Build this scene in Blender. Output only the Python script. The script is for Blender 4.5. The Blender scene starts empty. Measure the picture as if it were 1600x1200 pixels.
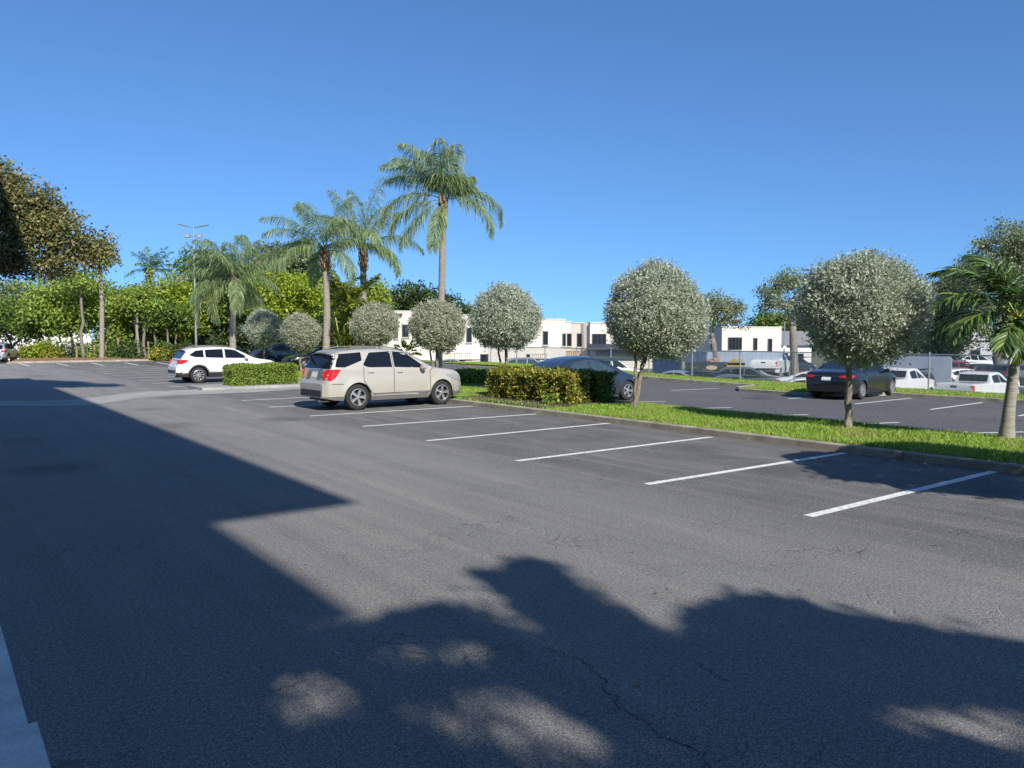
import bpy, math, random
import numpy as np
from mathutils import Vector, Matrix
R = math.radians
random.seed(11)
rng = np.random.default_rng(11)
SC = bpy.context.scene
COL = SC.collection

# ------------------------------------------------------------------ camera frame and the lot's own axes
FPX, PIT, EYE = 1226.0, math.atan(74 / 1226.0), 2.0
CP, SP = math.cos(PIT), math.sin(PIT)
UA = R(53)
UX, UY = math.sin(UA), math.cos(UA)          # u: along the stalls, towards the planted strip
VX, VY = -math.cos(UA), math.sin(UA)         # v: along the row of stalls, away to the left
WU = -1.6                                    # wall plane of the office block to the left
SH = (0.27, 1.40)                            # shadow offset per metre of height, in u and v

def W(u, v, z=0.0):
    return Vector((UX * u + VX * v, UY * u + VY * v, z))
def UV(p):
    return (p[0] * UX + p[1] * UY, p[0] * VX + p[1] * VY)
def ray(px, py):
    a, b = (px - 800) / FPX, (600 - py) / FPX
    return Vector((a, CP + b * SP, -SP + b * CP))
def GP(px, py, z=0.0):                       # ground point seen at a photo pixel
    r = ray(px, py); t = (z - EYE) / r.z
    return Vector((r.x * t, r.y * t, z))
def AT(px, py, d):                           # point at distance d ahead
    r = ray(px, py); t = d / r.y
    return Vector((r.x * t, d, EYE + r.z * t))
def MPP(d):                                  # metres per photo pixel at distance d
    return d / 1228.0

# ------------------------------------------------------------------ object helpers
def tag(o, label=None, cat=None, group=None, kind=None):
    if label: o['label'] = label
    if cat: o['category'] = cat
    if group: o['group'] = group
    if kind: o['kind'] = kind
    return o
def empty(name, loc=(0, 0, 0), rz=0.0, label=None, cat=None, group=None):
    o = bpy.data.objects.new(name, None); COL.objects.link(o)
    o.location = loc; o.rotation_euler = (0, 0, rz)
    return tag(o, label, cat, group)
def kids(o):
    return [c for c in bpy.data.objects if c.parent == o]
def copy_tree(o, parent=None):
    c = o.copy(); COL.objects.link(c); c.parent = parent
    for ch in kids(o): copy_tree(ch, c)
    return c

class MB:
    def __init__(s): s.v = []; s.f = []; s.m = []
    def add(s, vs, fs, m=0):
        n = len(s.v); s.v += [tuple(p) for p in vs]
        for f in fs: s.f.append(tuple(i + n for i in f)); s.m.append(m)
    def box(s, c, d, m=0, rot=None, rz=0.0, taper=1.0):
        x, y, z = d[0] / 2, d[1] / 2, d[2] / 2
        vs = [Vector((a * x * (taper if k > 0 else 1), b * y * (taper if k > 0 else 1), k * z)) for k in (-1, 1) for a, b in ((-1, -1), (1, -1), (1, 1), (-1, 1))]
        M = rot if rot is not None else Matrix.Rotation(rz, 3, 'Z')
        s.add([M @ p + Vector(c) for p in vs], [(3, 2, 1, 0), (4, 5, 6, 7), (0, 1, 5, 4), (1, 2, 6, 5), (2, 3, 7, 6), (3, 0, 4, 7)], m)
    def tube(s, pts, rad, n=8, m=0, cap=True):
        pts = [Vector(p) for p in pts]; k = len(pts)
        if not hasattr(rad, '__len__'): rad = [rad] * k
        vs = []
        for i, p in enumerate(pts):
            t = (pts[min(i + 1, k - 1)] - pts[max(i - 1, 0)]).normalized()
            a = t.cross(Vector((0, 0, 1)) if abs(t.z) < .95 else Vector((1, 0, 0))).normalized(); b = a.cross(t)
            for j in range(n):
                w = 2 * math.pi * j / n
                vs.append(p + (a * math.cos(w) + b * math.sin(w)) * rad[i])
        fs = [(i * n + j, i * n + j + n, i * n + (j + 1) % n + n, i * n + (j + 1) % n) for i in range(k - 1) for j in range(n)]
        if cap: fs += [tuple(range(n)), tuple(range((k - 1) * n + n - 1, (k - 1) * n - 1, -1))]
        s.add(vs, fs, m)
    def lathe(s, prof, n=24, m=0, axis='Z', c=(0, 0, 0)):
        vs = []; k = len(prof); c = Vector(c)
        for r, h in prof:
            for j in range(n):
                w = 2 * math.pi * j / n; a, b = r * math.cos(w), r * math.sin(w)
                vs.append(c + (Vector((a, b, h)) if axis == 'Z' else Vector((a, h, b))))
        fs = [(i * n + j, i * n + (j + 1) % n, i * n + (j + 1) % n + n, i * n + j + n) for i in range(k - 1) for j in range(n)]
        s.add(vs, fs, m)
    def prism(s, poly, z0, z1, m=0, mtop=None):
        n = len(poly); z0 = z0 if hasattr(z0, '__len__') else [z0] * n; z1 = z1 if hasattr(z1, '__len__') else [z1] * n
        vs = [(p[0], p[1], z0[i]) for i, p in enumerate(poly)] + [(p[0], p[1], z1[i]) for i, p in enumerate(poly)]
        s.add(vs, [(i, (i + 1) % n, (i + 1) % n + n, i + n) for i in range(n)], m)
        s.add(vs, [tuple(range(n, 2 * n))], m if mtop is None else mtop)
    def ellipsoid(s, c, r, n=10, k=7, m=0):
        s.lathe([(0.001, -r[2])] + [(math.sin(math.pi * i / k), -r[2] * math.cos(math.pi * i / k)) for i in range(1, k)] + [(0.001, r[2])], n, m)
        for i in range(len(s.v) - n * (k + 1), len(s.v)):
            p = s.v[i]; s.v[i] = (c[0] + p[0] * r[0], c[1] + p[1] * r[1], c[2] + p[2])
    def build(s, name, mats, parent=None, smooth=False, sharp=35):
        me = bpy.data.meshes.new(name); me.from_pydata(s.v, [], s.f)
        if not isinstance(mats, (list, tuple)): mats = [mats]
        for m in mats: me.materials.append(m)
        me.polygons.foreach_set('material_index', s.m)
        if smooth:
            me.polygons.foreach_set('use_smooth', [True] * len(s.f))
            me.update()
            if sharp: me.set_sharp_from_angle(angle=R(sharp))
        me.update()
        o = bpy.data.objects.new(name, me); COL.objects.link(o); o.parent = parent
        return o

def np_mesh(name, V, Q, mats, parent=None, mi=None, smooth=False):
    """V: n x 3, Q: m x 4 (quads)"""
    me = bpy.data.meshes.new(name); n, m = len(V), len(Q)
    me.vertices.add(n); me.vertices.foreach_set('co', np.asarray(V, np.float32).ravel())
    me.loops.add(m * 4); me.loops.foreach_set('vertex_index', np.asarray(Q, np.int32).ravel())
    me.polygons.add(m); me.polygons.foreach_set('loop_start', np.arange(0, m * 4, 4, dtype=np.int32))
    if not isinstance(mats, (list, tuple)): mats = [mats]
    for a in mats: me.materials.append(a)
    if mi is not None: me.polygons.foreach_set('material_index', np.asarray(mi, np.int32))
    if smooth: me.polygons.foreach_set('use_smooth', [True] * m)
    me.update(calc_edges=True); me.validate()
    o = bpy.data.objects.new(name, me); COL.objects.link(o); o.parent = parent
    return o
def unit(a):
    return a / np.maximum(np.linalg.norm(a, axis=1, keepdims=True), 1e-6)
def leaf_quads(C, D, N, L, Wd):
    """rhombic leaves: centres C, axis D, normal N"""
    D = unit(D); S = unit(np.cross(D, N)); L = np.asarray(L).reshape(-1, 1); Wd = np.asarray(Wd).reshape(-1, 1)
    V = np.stack([C - D * L / 2, C + S * Wd / 2 + D * L * .05, C + D * L / 2, C - S * Wd / 2 + D * L * .05], 1).reshape(-1, 3)
    return V, np.arange(len(V)).reshape(-1, 4)

# ------------------------------------------------------------------ materials
def new_mat(name):
    m = bpy.data.materials.new(name); m.use_nodes = True
    return m, m.node_tree.nodes, m.node_tree.links
def ramp(nt, stops, fac):
    r = nt.nodes.new('ShaderNodeValToRGB'); e = r.color_ramp.elements
    while len(e) < len(stops): e.new(.5)
    for i, (p, c) in enumerate(stops):
        e[i].position = p; e[i].color = (*c, 1) if len(c) == 3 else c
    nt.links.new(fac, r.inputs[0]); return r
def solid(name, col, rough=.6, metal=0, coat=0, var=.08, scale=6, bump=0, spec=.5):
    m, N, L = new_mat(name); b = N['Principled BSDF']
    b.inputs['Roughness'].default_value = rough; b.inputs['Metallic'].default_value = metal
    b.inputs['Coat Weight'].default_value = coat; b.inputs['Coat Roughness'].default_value = .04
    b.inputs['Specular IOR Level'].default_value = spec
    tc = N.new('ShaderNodeTexCoord'); nz = N.new('ShaderNodeTexNoise')
    nz.inputs['Scale'].default_value = scale; nz.inputs['Detail'].default_value = 5
    L.new(tc.outputs['Object'], nz.inputs['Vector'])
    lo = tuple(c * (1 - var) for c in col); hi = tuple(min(1, c * (1 + var)) for c in col)
    r = ramp(m.node_tree, [(.3, lo), (.7, hi)], nz.outputs['Fac']); L.new(r.outputs[0], b.inputs['Base Color'])
    if bump:
        bp = N.new('ShaderNodeBump'); bp.inputs['Strength'].default_value = bump; bp.inputs['Distance'].default_value = .02
        L.new(nz.outputs['Fac'], bp.inputs['Height']); L.new(bp.outputs[0], b.inputs['Normal'])
    return m
def leafy(name, stops, trans=.3, rough=.5, spec=.35):
    m, N, L = new_mat(name); b = N['Principled BSDF']
    b.inputs['Roughness'].default_value = rough; b.inputs['Specular IOR Level'].default_value = spec
    g = N.new('ShaderNodeNewGeometry')
    r = ramp(m.node_tree, stops, g.outputs['Random Per Island']); L.new(r.outputs[0], b.inputs['Base Color'])
    t = N.new('ShaderNodeBsdfTranslucent'); L.new(r.outputs[0], t.inputs['Color'])
    mx = N.new('ShaderNodeMixShader'); mx.inputs[0].default_value = trans
    L.new(b.outputs[0], mx.inputs[1]); L.new(t.outputs[0], mx.inputs[2]); L.new(mx.outputs[0], N['Material Output'].inputs[0])
    return m
def bark(name, a, bcol, sx=6, sz=1.2, bump=.6):
    m, N, L = new_mat(name); b = N['Principled BSDF']; b.inputs['Roughness'].default_value = .9
    tc = N.new('ShaderNodeTexCoord'); mp = N.new('ShaderNodeMapping'); mp.inputs['Scale'].default_value = (sx, sx, sz)
    nz = N.new('ShaderNodeTexNoise'); nz.inputs['Scale'].default_value = 3; nz.inputs['Detail'].default_value = 7; nz.inputs['Roughness'].default_value = .65
    L.new(tc.outputs['Object'], mp.inputs[0]); L.new(mp.outputs[0], nz.inputs['Vector'])
    r = ramp(m.node_tree, [(.3, a), (.68, bcol)], nz.outputs['Fac']); L.new(r.outputs[0], b.inputs['Base Color'])
    bp = N.new('ShaderNodeBump'); bp.inputs['Strength'].default_value = bump; bp.inputs['Distance'].default_value = .03
    L.new(nz.outputs['Fac'], bp.inputs['Height']); L.new(bp.outputs[0], b.inputs['Normal'])
    return m

def asphalt(name, light, dark, split=None):
    m, N, L = new_mat(name); nt = m.node_tree; b = N['Principled BSDF']
    b.inputs['Specular IOR Level'].default_value = .35
    def nd(t, **k):
        n = N.new(t)
        for a, v in k.items():
            if a in n.inputs: n.inputs[a].default_value = v
            else: setattr(n, a, v)
        return n
    def mth(op, a, c=None):
        n = N.new('ShaderNodeMath'); n.operation = op
        for i, q in enumerate((a, c)):
            if q is None: continue
            if isinstance(q, (int, float)): n.inputs[i].default_value = q
            else: L.new(q, n.inputs[i])
        return n.outputs[0]
    def mixc(f, a, c, blend='MIX'):
        n = N.new('ShaderNodeMix'); n.data_type = 'RGBA'; n.blend_type = blend
        for i, q in ((0, f), (6, a), (7, c)):
            if isinstance(q, (int, float)): n.inputs[i].default_value = q
            elif isinstance(q, tuple): n.inputs[i].default_value = (*q, 1)
            else: L.new(q, n.inputs[i])
        return n.outputs[2]
    def rng_(v, a, c, lo=0., hi=1.):
        n = N.new('ShaderNodeMapRange'); L.new(v, n.inputs[0])
        for i, q in enumerate((a, c, lo, hi)): n.inputs[i + 1].default_value = q
        return n.outputs[0]
    tc = nd('ShaderNodeTexCoord')
    rot = nd('ShaderNodeMapping'); rot.inputs['Rotation'].default_value = (0, 0, -(math.pi / 2 - UA)); L.new(tc.outputs['Object'], rot.inputs[0])
    P = rot.outputs[0]                                                   # x = u, y = v
    def noise(scale, detail=4, rough=.55, vec=P, dist=0):
        n = nd('ShaderNodeTexNoise', Scale=scale, Detail=detail, Roughness=rough, Distortion=dist); L.new(vec, n.inputs['Vector']); return n
    def wm0(v):
        w_ = noise(2.2, 4, .6); m_ = nd('ShaderNodeVectorMath', operation='MULTIPLY_ADD'); L.new(w_.outputs['Color'], m_.inputs[0]); m_.inputs[1].default_value = (.5, .5, 0); L.new(v, m_.inputs[2]); return m_.outputs[0]
    big = noise(.22, 4); mid = noise(1.1, 5)
    st = nd('ShaderNodeMapping'); st.inputs['Scale'].default_value = (2.6, .16, 1); L.new(P, st.inputs[0])
    streak = noise(1.0, 6, .6, st.outputs[0], .35)
    st2 = nd('ShaderNodeMapping'); st2.inputs['Rotation'].default_value = (0, 0, R(14)); st2.inputs['Scale'].default_value = (5.5, .22, 1); L.new(P, st2.inputs[0])
    streak2 = noise(1.0, 5, .6, st2.outputs[0], .2)
    col = mixc(rng_(mth('ADD', mth('MULTIPLY', big.outputs[0], .6), mth('MULTIPLY', mid.outputs[0], .4)), .38, .62), dark, light)
    if split is not None:                                                # re-sealed stalls are blacker than the worn aisle
        sx = nd('ShaderNodeSeparateXYZ'); L.new(P, sx.inputs[0])
        uu = mth('ADD', sx.outputs[0], mth('MULTIPLY', mth('SUBTRACT', mid.outputs[0], .5), 1.6))
        col = mixc(rng_(uu, split - .5, split + .7), col, mixc(rng_(mid.outputs[0], .35, .65), tuple(c * .42 for c in dark), tuple(c * .50 for c in light)))
    col = mixc(rng_(streak.outputs[0], .48, .70, 0, .55), col, (light[0] * 1.42, light[1] * 1.36, light[2] * 1.22))
    col = mixc(rng_(streak2.outputs[0], .5, .75, 0, .22), col, tuple(c * .5 for c in dark))
    col = mixc(rng_(noise(.55, 6, .7, P, .6).outputs[0], .56, .70, 0, .35), col, tuple(c * .55 for c in dark))
    if split is not None:                                                # oil and tyre stains where the cars stand
        ob = mth('MULTIPLY', rng_(sx.outputs[0], 9.0, 10.4), rng_(sx.outputs[0], 12.6, 11.6)); on_ = noise(.9, 4, .6, P, .5)
        col = mixc(mth('MULTIPLY', ob, rng_(on_.outputs[0], .52, .64, 0, .6)), col, tuple(c * .22 for c in dark))
        tb = nd('ShaderNodeMapping'); tb.inputs['Scale'].default_value = (1.9, .05, 1); tb.inputs['Rotation'].default_value = (0, 0, R(-4)); L.new(P, tb.inputs[0]); tn = noise(1.0, 3, .5, tb.outputs[0], .1)
        col = mixc(rng_(tn.outputs[0], .53, .66, 0, .4), col, tuple(c * .6 for c in dark))
    # aggregate
    agg = noise(95, 3, .7); fine = noise(260, 2, .6)
    col = mixc(rng_(agg.outputs[0], .40, .52, .0, 1), tuple(c * .36 for c in dark), col)
    col = mixc(rng_(agg.outputs[0], .53, .63, 0, .6), col, tuple(min(1, c * 1.6) for c in light))
    peb = noise(34, 4, .75)
    col = mixc(rng_(peb.outputs[0], .47, .36, 0, .6), col, tuple(c * .35 for c in dark))
    col = mixc(rng_(peb.outputs[0], .54, .66, 0, .5), col, tuple(min(1, c * 1.7) for c in light))
    vs = nd('ShaderNodeTexVoronoi', Scale=38.0); L.new(P, vs.inputs['Vector'])
    sel = nd('ShaderNodeSeparateColor'); L.new(vs.outputs['Color'], sel.inputs[0])
    spk = mth('MULTIPLY', mth('LESS_THAN', vs.outputs['Distance'], .2), mth('GREATER_THAN', sel.outputs[0], .9))
    col = mixc(mth('MULTIPLY', spk, .8), col, (.55, .54, .50))
    so = nd('ShaderNodeTexVoronoi', Scale=.42); L.new(wm0(P), so.inputs['Vector'])
    ss = nd('ShaderNodeSeparateColor'); L.new(so.outputs['Color'], ss.inputs[0])
    col = mixc(mth('MULTIPLY', rng_(so.outputs['Distance'], .12, .36, .55, 0), mth('GREATER_THAN', ss.outputs[1], .5)), col, tuple(c * .35 for c in dark))
    # cracks: warped cells, only in patches
    wv = noise(1.7, 5, .6); wm = nd('ShaderNodeVectorMath', operation='MULTIPLY_ADD'); L.new(wv.outputs['Color'], wm.inputs[0]); wm.inputs[1].default_value = (.55, .55, 0); L.new(P, wm.inputs[2])
    def cracks(scale, wdt, mask, lo, hi):
        v = nd('ShaderNodeTexVoronoi', Scale=scale); v.feature = 'DISTANCE_TO_EDGE'; L.new(wm.outputs[0], v.inputs['Vector'])
        return mth('MULTIPLY', rng_(v.outputs['Distance'], wdt * .35, wdt, 1, 0), rng_(mask, lo, hi))
    cm = noise(.45, 3, .5, P, .4); cm2 = noise(.7, 4, .6, P, .2)
    c1 = cracks(1.3, .004, cm.outputs[0], .53, .62); c2 = cracks(5.0, .022, cm2.outputs[0], .53, .62)
    tone = mixc(rng_(noise(.9, 3).outputs[0], .40, .60), (.03, .03, .03), (.42, .41, .39))
    col = mixc(mth('MULTIPLY', mth('MAXIMUM', c1, c2), .65), col, tone)
    L.new(col, b.inputs['Base Color'])
    L.new(rng_(streak.outputs[0], .3, .7, .72, .9), b.inputs['Roughness'])
    bp = nd('ShaderNodeBump', Strength=.9, Distance=.016)
    h = mth('SUBTRACT', mth('ADD', agg.outputs[0], mth('MULTIPLY', fine.outputs[0], .5)), mth('MULTIPLY', mth('MAXIMUM', c1, c2), 1.2))
    L.new(h, bp.inputs['Height']); L.new(bp.outputs[0], b.inputs['Normal'])
    return m

def concrete(name, a, bc, scale=1.2, rough=.85):
    m, N, L = new_mat(name); b = N['Principled BSDF']; b.inputs['Roughness'].default_value = rough
    tc = N.new('ShaderNodeTexCoord'); n1 = N.new('ShaderNodeTexNoise'); n1.inputs['Scale'].default_value = scale; n1.inputs['Detail'].default_value = 9; n1.inputs['Roughness'].default_value = .68
    n2 = N.new('ShaderNodeTexNoise'); n2.inputs['Scale'].default_value = 60; n2.inputs['Detail'].default_value = 3
    for n in (n1, n2): L.new(tc.outputs['Object'], n.inputs['Vector'])
    r = ramp(m.node_tree, [(.32, a), (.66, bc)], n1.outputs['Fac'])
    mx = N.new('ShaderNodeMix'); mx.data_type = 'RGBA'; mx.blend_type = 'MULTIPLY'; mx.inputs[0].default_value = .35
    r2 = ramp(m.node_tree, [(.35, (.55, .55, .55)), (.65, (1, 1, 1))], n2.outputs['Fac'])
    L.new(r.outputs[0], mx.inputs[6]); L.new(r2.outputs[0], mx.inputs[7]); L.new(mx.outputs[2], b.inputs['Base Color'])
    bp = N.new('ShaderNodeBump'); bp.inputs['Strength'].default_value = .3; bp.inputs['Distance'].default_value = .01
    L.new(n2.outputs['Fac'], bp.inputs['Height']); L.new(bp.outputs[0], b.inputs['Normal'])
    return m
def worn_paint(name, col):
    m, N, L = new_mat(name); b = N['Principled BSDF']; b.inputs['Roughness'].default_value = .8
    tc = N.new('ShaderNodeTexCoord'); n1 = N.new('ShaderNodeTexNoise'); n1.inputs['Scale'].default_value = 14; n1.inputs['Detail'].default_value = 8; n1.inputs['Roughness'].default_value = .75
    L.new(tc.outputs['Object'], n1.inputs['Vector'])
    r = ramp(m.node_tree, [(.32, (.13, .13, .13)), (.43, tuple(c * .72 for c in col)), (.62, col)], n1.outputs['Fac'])
    L.new(r.outputs[0], b.inputs['Base Color']); return m

M = {}
M['asphalt'] = asphalt('worn_asphalt', (.300, .293, .281), (.242, .236, .228), 7.3)
M['asphalt2'] = asphalt('dark_asphalt', (.150, .146, .145), (.116, .113, .114))
M['concrete'] = concrete('pale_concrete', (.26, .26, .25), (.42, .41, .39))
M['kerb'] = concrete('kerb_concrete', (.22, .20, .155), (.46, .42, .33), 2.5)
M['kerbwhite'] = concrete('white_painted_concrete', (.55, .56, .57), (.80, .80, .79), 2.0)
M['line'] = worn_paint('road_paint', (.82, .82, .79))
M['fillcrack'] = solid('dusty_crack', (.30, .295, .28), .95, var=.4, scale=9)
M['lawn'] = solid('lawn_soil', (.17, .24, .04), .95, var=.4, scale=3, bump=.4)
M['ground'] = solid('rough_ground', (.13, .13, .06), .95, var=.4, scale=.6)
M['mulch'] = solid('mulch', (.23, .13, .065), .95, var=.5, scale=4, bump=.7)
M['soil'] = solid('dark_soil', (.05, .038, .025), .95, var=.5, scale=8, bump=.7)
M['grass'] = leafy('grass_blades', [(0, (.13, .25, .025)), (.5, (.27, .42, .05)), (.9, (.42, .55, .11)), (1, (.55, .52, .22))], .35, .6)
M['silver'] = leafy('silver_leaves', [(0, (.24, .28, .195)), (.3, (.37, .42, .305)), (.8, (.49, .54, .41)), (1, (.58, .615, .49))], .36, .55)
M['silver_warm'] = leafy('silver_green_leaves', [(0, (.25, .26, .17)), (.3, (.38, .395, .27)), (.8, (.49, .50, .37)), (1, (.58, .58, .46))], .36, .55)
M['queen'] = leafy('queen_palm_leaflets', [(0, (.13, .195, .075)), (.5, (.26, .365, .15)), (.85, (.40, .485, .23)), (1, (.52, .56, .32))], .45, .42, .5)
M['palm'] = leafy('palm_leaflets', [(0, (.04, .085, .025)), (.6, (.10, .18, .05)), (1, (.32, .40, .10))], .25, .35, .6)
M['palmy'] = leafy('yellow_palm_leaflets', [(0, (.10, .14, .02)), (.6, (.22, .27, .035)), (1, (.42, .40, .06))], .35, .45)
M['green'] = leafy('green_leaves', [(0, (.045, .09, .018)), (.5, (.12, .20, .034)), (1, (.23, .32, .06))], .3)
M['lime'] = leafy('lime_leaves', [(0, (.12, .19, .014)), (.5, (.28, .38, .028)), (1, (.48, .54, .07))], .4)
M['lightgreen'] = leafy('light_green_leaves', [(0, (.10, .17, .025)), (.5, (.24, .345, .05)), (1, (.40, .49, .10))], .35)
M['greygreen'] = leafy('grey_green_leaves', [(0, (.065, .095, .04)), (.5, (.145, .185, .085)), (1, (.26, .30, .15))], .25)
M['olive'] = leafy('olive_leaves', [(0, (.10, .13, .058)), (.5, (.22, .27, .12)), (1, (.37, .41, .21))], .3)
M['mango'] = leafy('brown_green_leaves', [(0, (.06, .075, .024)), (.4, (.15, .175, .05)), (.75, (.26, .26, .09)), (.92, (.30, .22, .10)), (1, (.40, .27, .16))], .25)
M['dark'] = leafy('dark_green_leaves', [(0, (.022, .045, .014)), (.6, (.055, .095, .028)), (1, (.12, .17, .05))], .2)
M['hedge'] = leafy('hedge_leaves', [(0, (.07, .13, .018)), (.5, (.19, .29, .038)), (1, (.34, .43, .08))], .3)
M['croton'] = leafy('croton_leaves', [(0, (.06, .10, .014)), (.40, (.17, .22, .025)), (.66, (.38, .38, .035)), (.86, (.52, .46, .07)), (.95, (.34, .16, .06)), (1, (.58, .42, .25))], .3)
M['core'] = solid('twig_core', (.020, .024, .012), .95, var=.4, scale=9)
M['bark'] = bark('grey_bark', (.10, .085, .07), (.27, .24, .20))
M['barkdark'] = bark('dark_bark', (.035, .028, .022), (.11, .095, .075))
M['barkpale'] = bark('pale_mottled_bark', (.07, .06, .045), (.33, .28, .21), 9, 3)
M['palmbark'] = bark('ringed_palm_bark', (.17, .145, .12), (.36, .32, .27), 1.2, 9, .5)
M['boot'] = bark('palm_boots', (.10, .065, .04), (.36, .26, .17), 5, 6, .8)
M['shaft'] = solid('green_crownshaft', (.34, .36, .045), .45, var=.3, scale=3)
M['ringed'] = bark('grey_ringed_trunk', (.17, .16, .125), (.36, .335, .275), .6, 9, .5)
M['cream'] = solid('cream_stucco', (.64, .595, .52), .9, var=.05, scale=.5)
M['creamshade'] = solid('shaded_cream_stucco', (.50, .465, .41), .9, var=.06, scale=.6)  # the cream stucco with shade painted in, for recessed and shaded walls
M['white'] = solid('white_wall', (.78, .78, .76), .8, var=.05, scale=.8)
M['grille'] = solid('pale_window_grille', (.55, .50, .43), .7)
M['winframe'] = solid('window_frame_metal', (.10, .10, .10), .4, .5)
M['pane'] = solid('dark_window_pane', (.012, .014, .017), .12, spec=.5, var=.2)
M['roofgrey'] = solid('grey_roof', (.20, .20, .21), .8)
M['lav'] = solid('grey_render', (.36, .36, .40), .9)
M['tile'] = solid('clay_roof', (.45, .20, .12), .8)
M['galv'] = solid('galvanised_steel', (.42, .44, .45), .45, .7, var=.1)
M['dgalv'] = solid('dull_steel', (.16, .17, .18), .5, .6)
M['wood'] = bark('weathered_wood', (.16, .11, .07), (.36, .28, .19), 8, 1)
M['awning'] = solid('navy_awning', (.03, .035, .055), .7)
M['signband'] = solid('slate_sign_band', (.16, .19, .22), .6)
M['tan'] = solid('tan_panel', (.45, .32, .19), .8)
M['boxblue'] = solid('pale_blue_sheet_metal', (.27, .315, .38), .5, var=.1, scale=2)
M['yellow'] = solid('yellow_machine_paint', (.42, .27, .04), .5)
M['orange'] = solid('terracotta', (.34, .21, .13), .8)
M['blue'] = solid('blue_sheet', (.10, .20, .42), .6)
_g = M['grass'].node_tree; _pb = _g.nodes['Principled BSDF']; _src = _pb.inputs['Base Color'].links[0].from_socket
_tc = _g.nodes.new('ShaderNodeTexCoord'); _nz = _g.nodes.new('ShaderNodeTexNoise'); _nz.inputs['Scale'].default_value = 1.1; _nz.inputs['Detail'].default_value = 5; _g.links.new(_tc.outputs['Object'], _nz.inputs['Vector'])
_rr = ramp(_g, [(.50, (0, 0, 0)), (.68, (.75, .75, .75))], _nz.outputs['Fac']); _mx = _g.nodes.new('ShaderNodeMix'); _mx.data_type = 'RGBA'; _mx.inputs[7].default_value = (.42, .40, .13, 1)
_g.links.new(_rr.outputs[0], _mx.inputs[0]); _g.links.new(_src, _mx.inputs[6]); _g.links.new(_mx.outputs[2], _pb.inputs['Base Color'])
for _n in _g.nodes:
    if _n.type == 'BSDF_TRANSLUCENT': _g.links.new(_mx.outputs[2], _n.inputs['Color'])
# car materials
def paint(name, col, metal=.0, rough=.32):
    return solid(name, col, rough, metal, .9, var=.02, scale=1.5)
M['beige'] = paint('champagne_paint', (.495, .465, .395), .25, .32)
M['carwhite'] = paint('white_paint', (.74, .74, .72))
M['carsilver'] = paint('silver_paint', (.46, .47, .48), .5)
M['bluegrey'] = paint('blue_grey_paint', (.026, .036, .060), .2)
M['carblack'] = paint('black_paint', (.008, .009, .012))
M['dkgreen'] = paint('dark_green_paint', (.020, .042, .034), .2)
M['cargrey'] = paint('grey_paint', (.14, .155, .165), .4)
M['cardark'] = paint('dark_blue_paint', (.025, .035, .05), .2)
M['carred'] = paint('red_paint', (.36, .03, .035))
M['glass'] = solid('tinted_glass', (.008, .010, .014), .05, 0, 0, spec=.4, var=.1)
M['glassblue'] = solid('clear_tinted_glass', (.035, .06, .075), .04, 0, 0, spec=.8, var=.2)
M['trim'] = solid('black_plastic_trim', (.022, .022, .024), .6)
M['greytrim'] = solid('grey_plastic_trim', (.13, .125, .115), .6)
M['seam'] = solid('panel_gap', (.03, .028, .025), .8)
M['tyre'] = solid('tyre_rubber', (.022, .022, .022), .85, var=.2, scale=12)
M['alloy'] = solid('alloy_rim', (.55, .55, .55), .3, .75)
M['chrome'] = solid('chrome', (.65, .65, .65), .15, .95)
M['redlens'] = solid('red_lens', (.50, .012, .018), .15, coat=.6)
M['clearlens'] = solid('clear_lens', (.30, .31, .31), .12, coat=.6)
M['plate'] = solid('licence_plate', (.62, .66, .64), .5, var=.25, scale=30)
M['amber'] = solid('amber_lens', (.6, .3, .05), .2)

# ------------------------------------------------------------------ setting: levels
def sstep(t): t = max(0, min(1, t)); return t * t * (3 - 2 * t)
def z_lot2(v): return -.30 + .30 * sstep((v - 24) / 16)
def z_low(v): return float(np.interp(v, [-200, 15, 31, 35.5, 46, 60, 300], [-2.05, -2.05, -1.65, -1.3, -1.25, -1.2, -1.2]))
def sheet(name, us, vs, zf, mat, lift=0.0, kind='structure'):
    V = [W(u, v, zf(u, v) + lift) for v in vs for u in us]; n = len(us)
    Q = [(j * n + i, j * n + i + 1, j * n + n + i + 1, j * n + n + i) for j in range(len(vs) - 1) for i in range(n - 1)]
    mb = MB(); mb.add(V, Q); o = mb.build(name, mat, smooth=True, sharp=0)
    o['kind'] = kind; return o
def zground(u, v):
    if u <= 16.6: return -.03
    if u <= 33.0: return z_lot2(v) - .03
    t = sstep((u - 33.0) / 3.0)
    return (z_lot2(v)) * (1 - t) + z_low(v) * t - .03
VS = [-900, -300, -60] + list(np.arange(-20, 76, 2.0)) + [90, 120, 300, 1000]
sheet('ground', [-900, -200, -60, -20, 0, 12, 16.6, 16.9, 20, 26, 30, 33, 33.7, 34.4, 35.2, 36, 40, 60, 120, 300, 1000], VS, zground, M['ground'])
sheet('lower_lot', [36.0, 40, 50, 75], list(np.arange(-20, 62, 2.0)), lambda u, v: z_low(v), M['asphalt2'], .01)
EDGE = 69.5
sheet('parking_lot', [-60, -20, 0.2, 4, 8, 12.75], [-40, -20, 0, 10, 20, 30, 40, 48, EDGE], lambda u, v: 0, M['asphalt'])
sheet('rear_lot', [16.75, 20, 25, 30.3], [-20, -10, 0, 10] + list(np.arange(20, 48, 2.0)) + [EDGE], lambda u, v: z_lot2(v), M['asphalt2'])
sheet('cross_aisle', [12.75, 14, 16.75], [49.0, 55, EDGE], lambda u, v: 0, M['asphalt2'])

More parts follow.
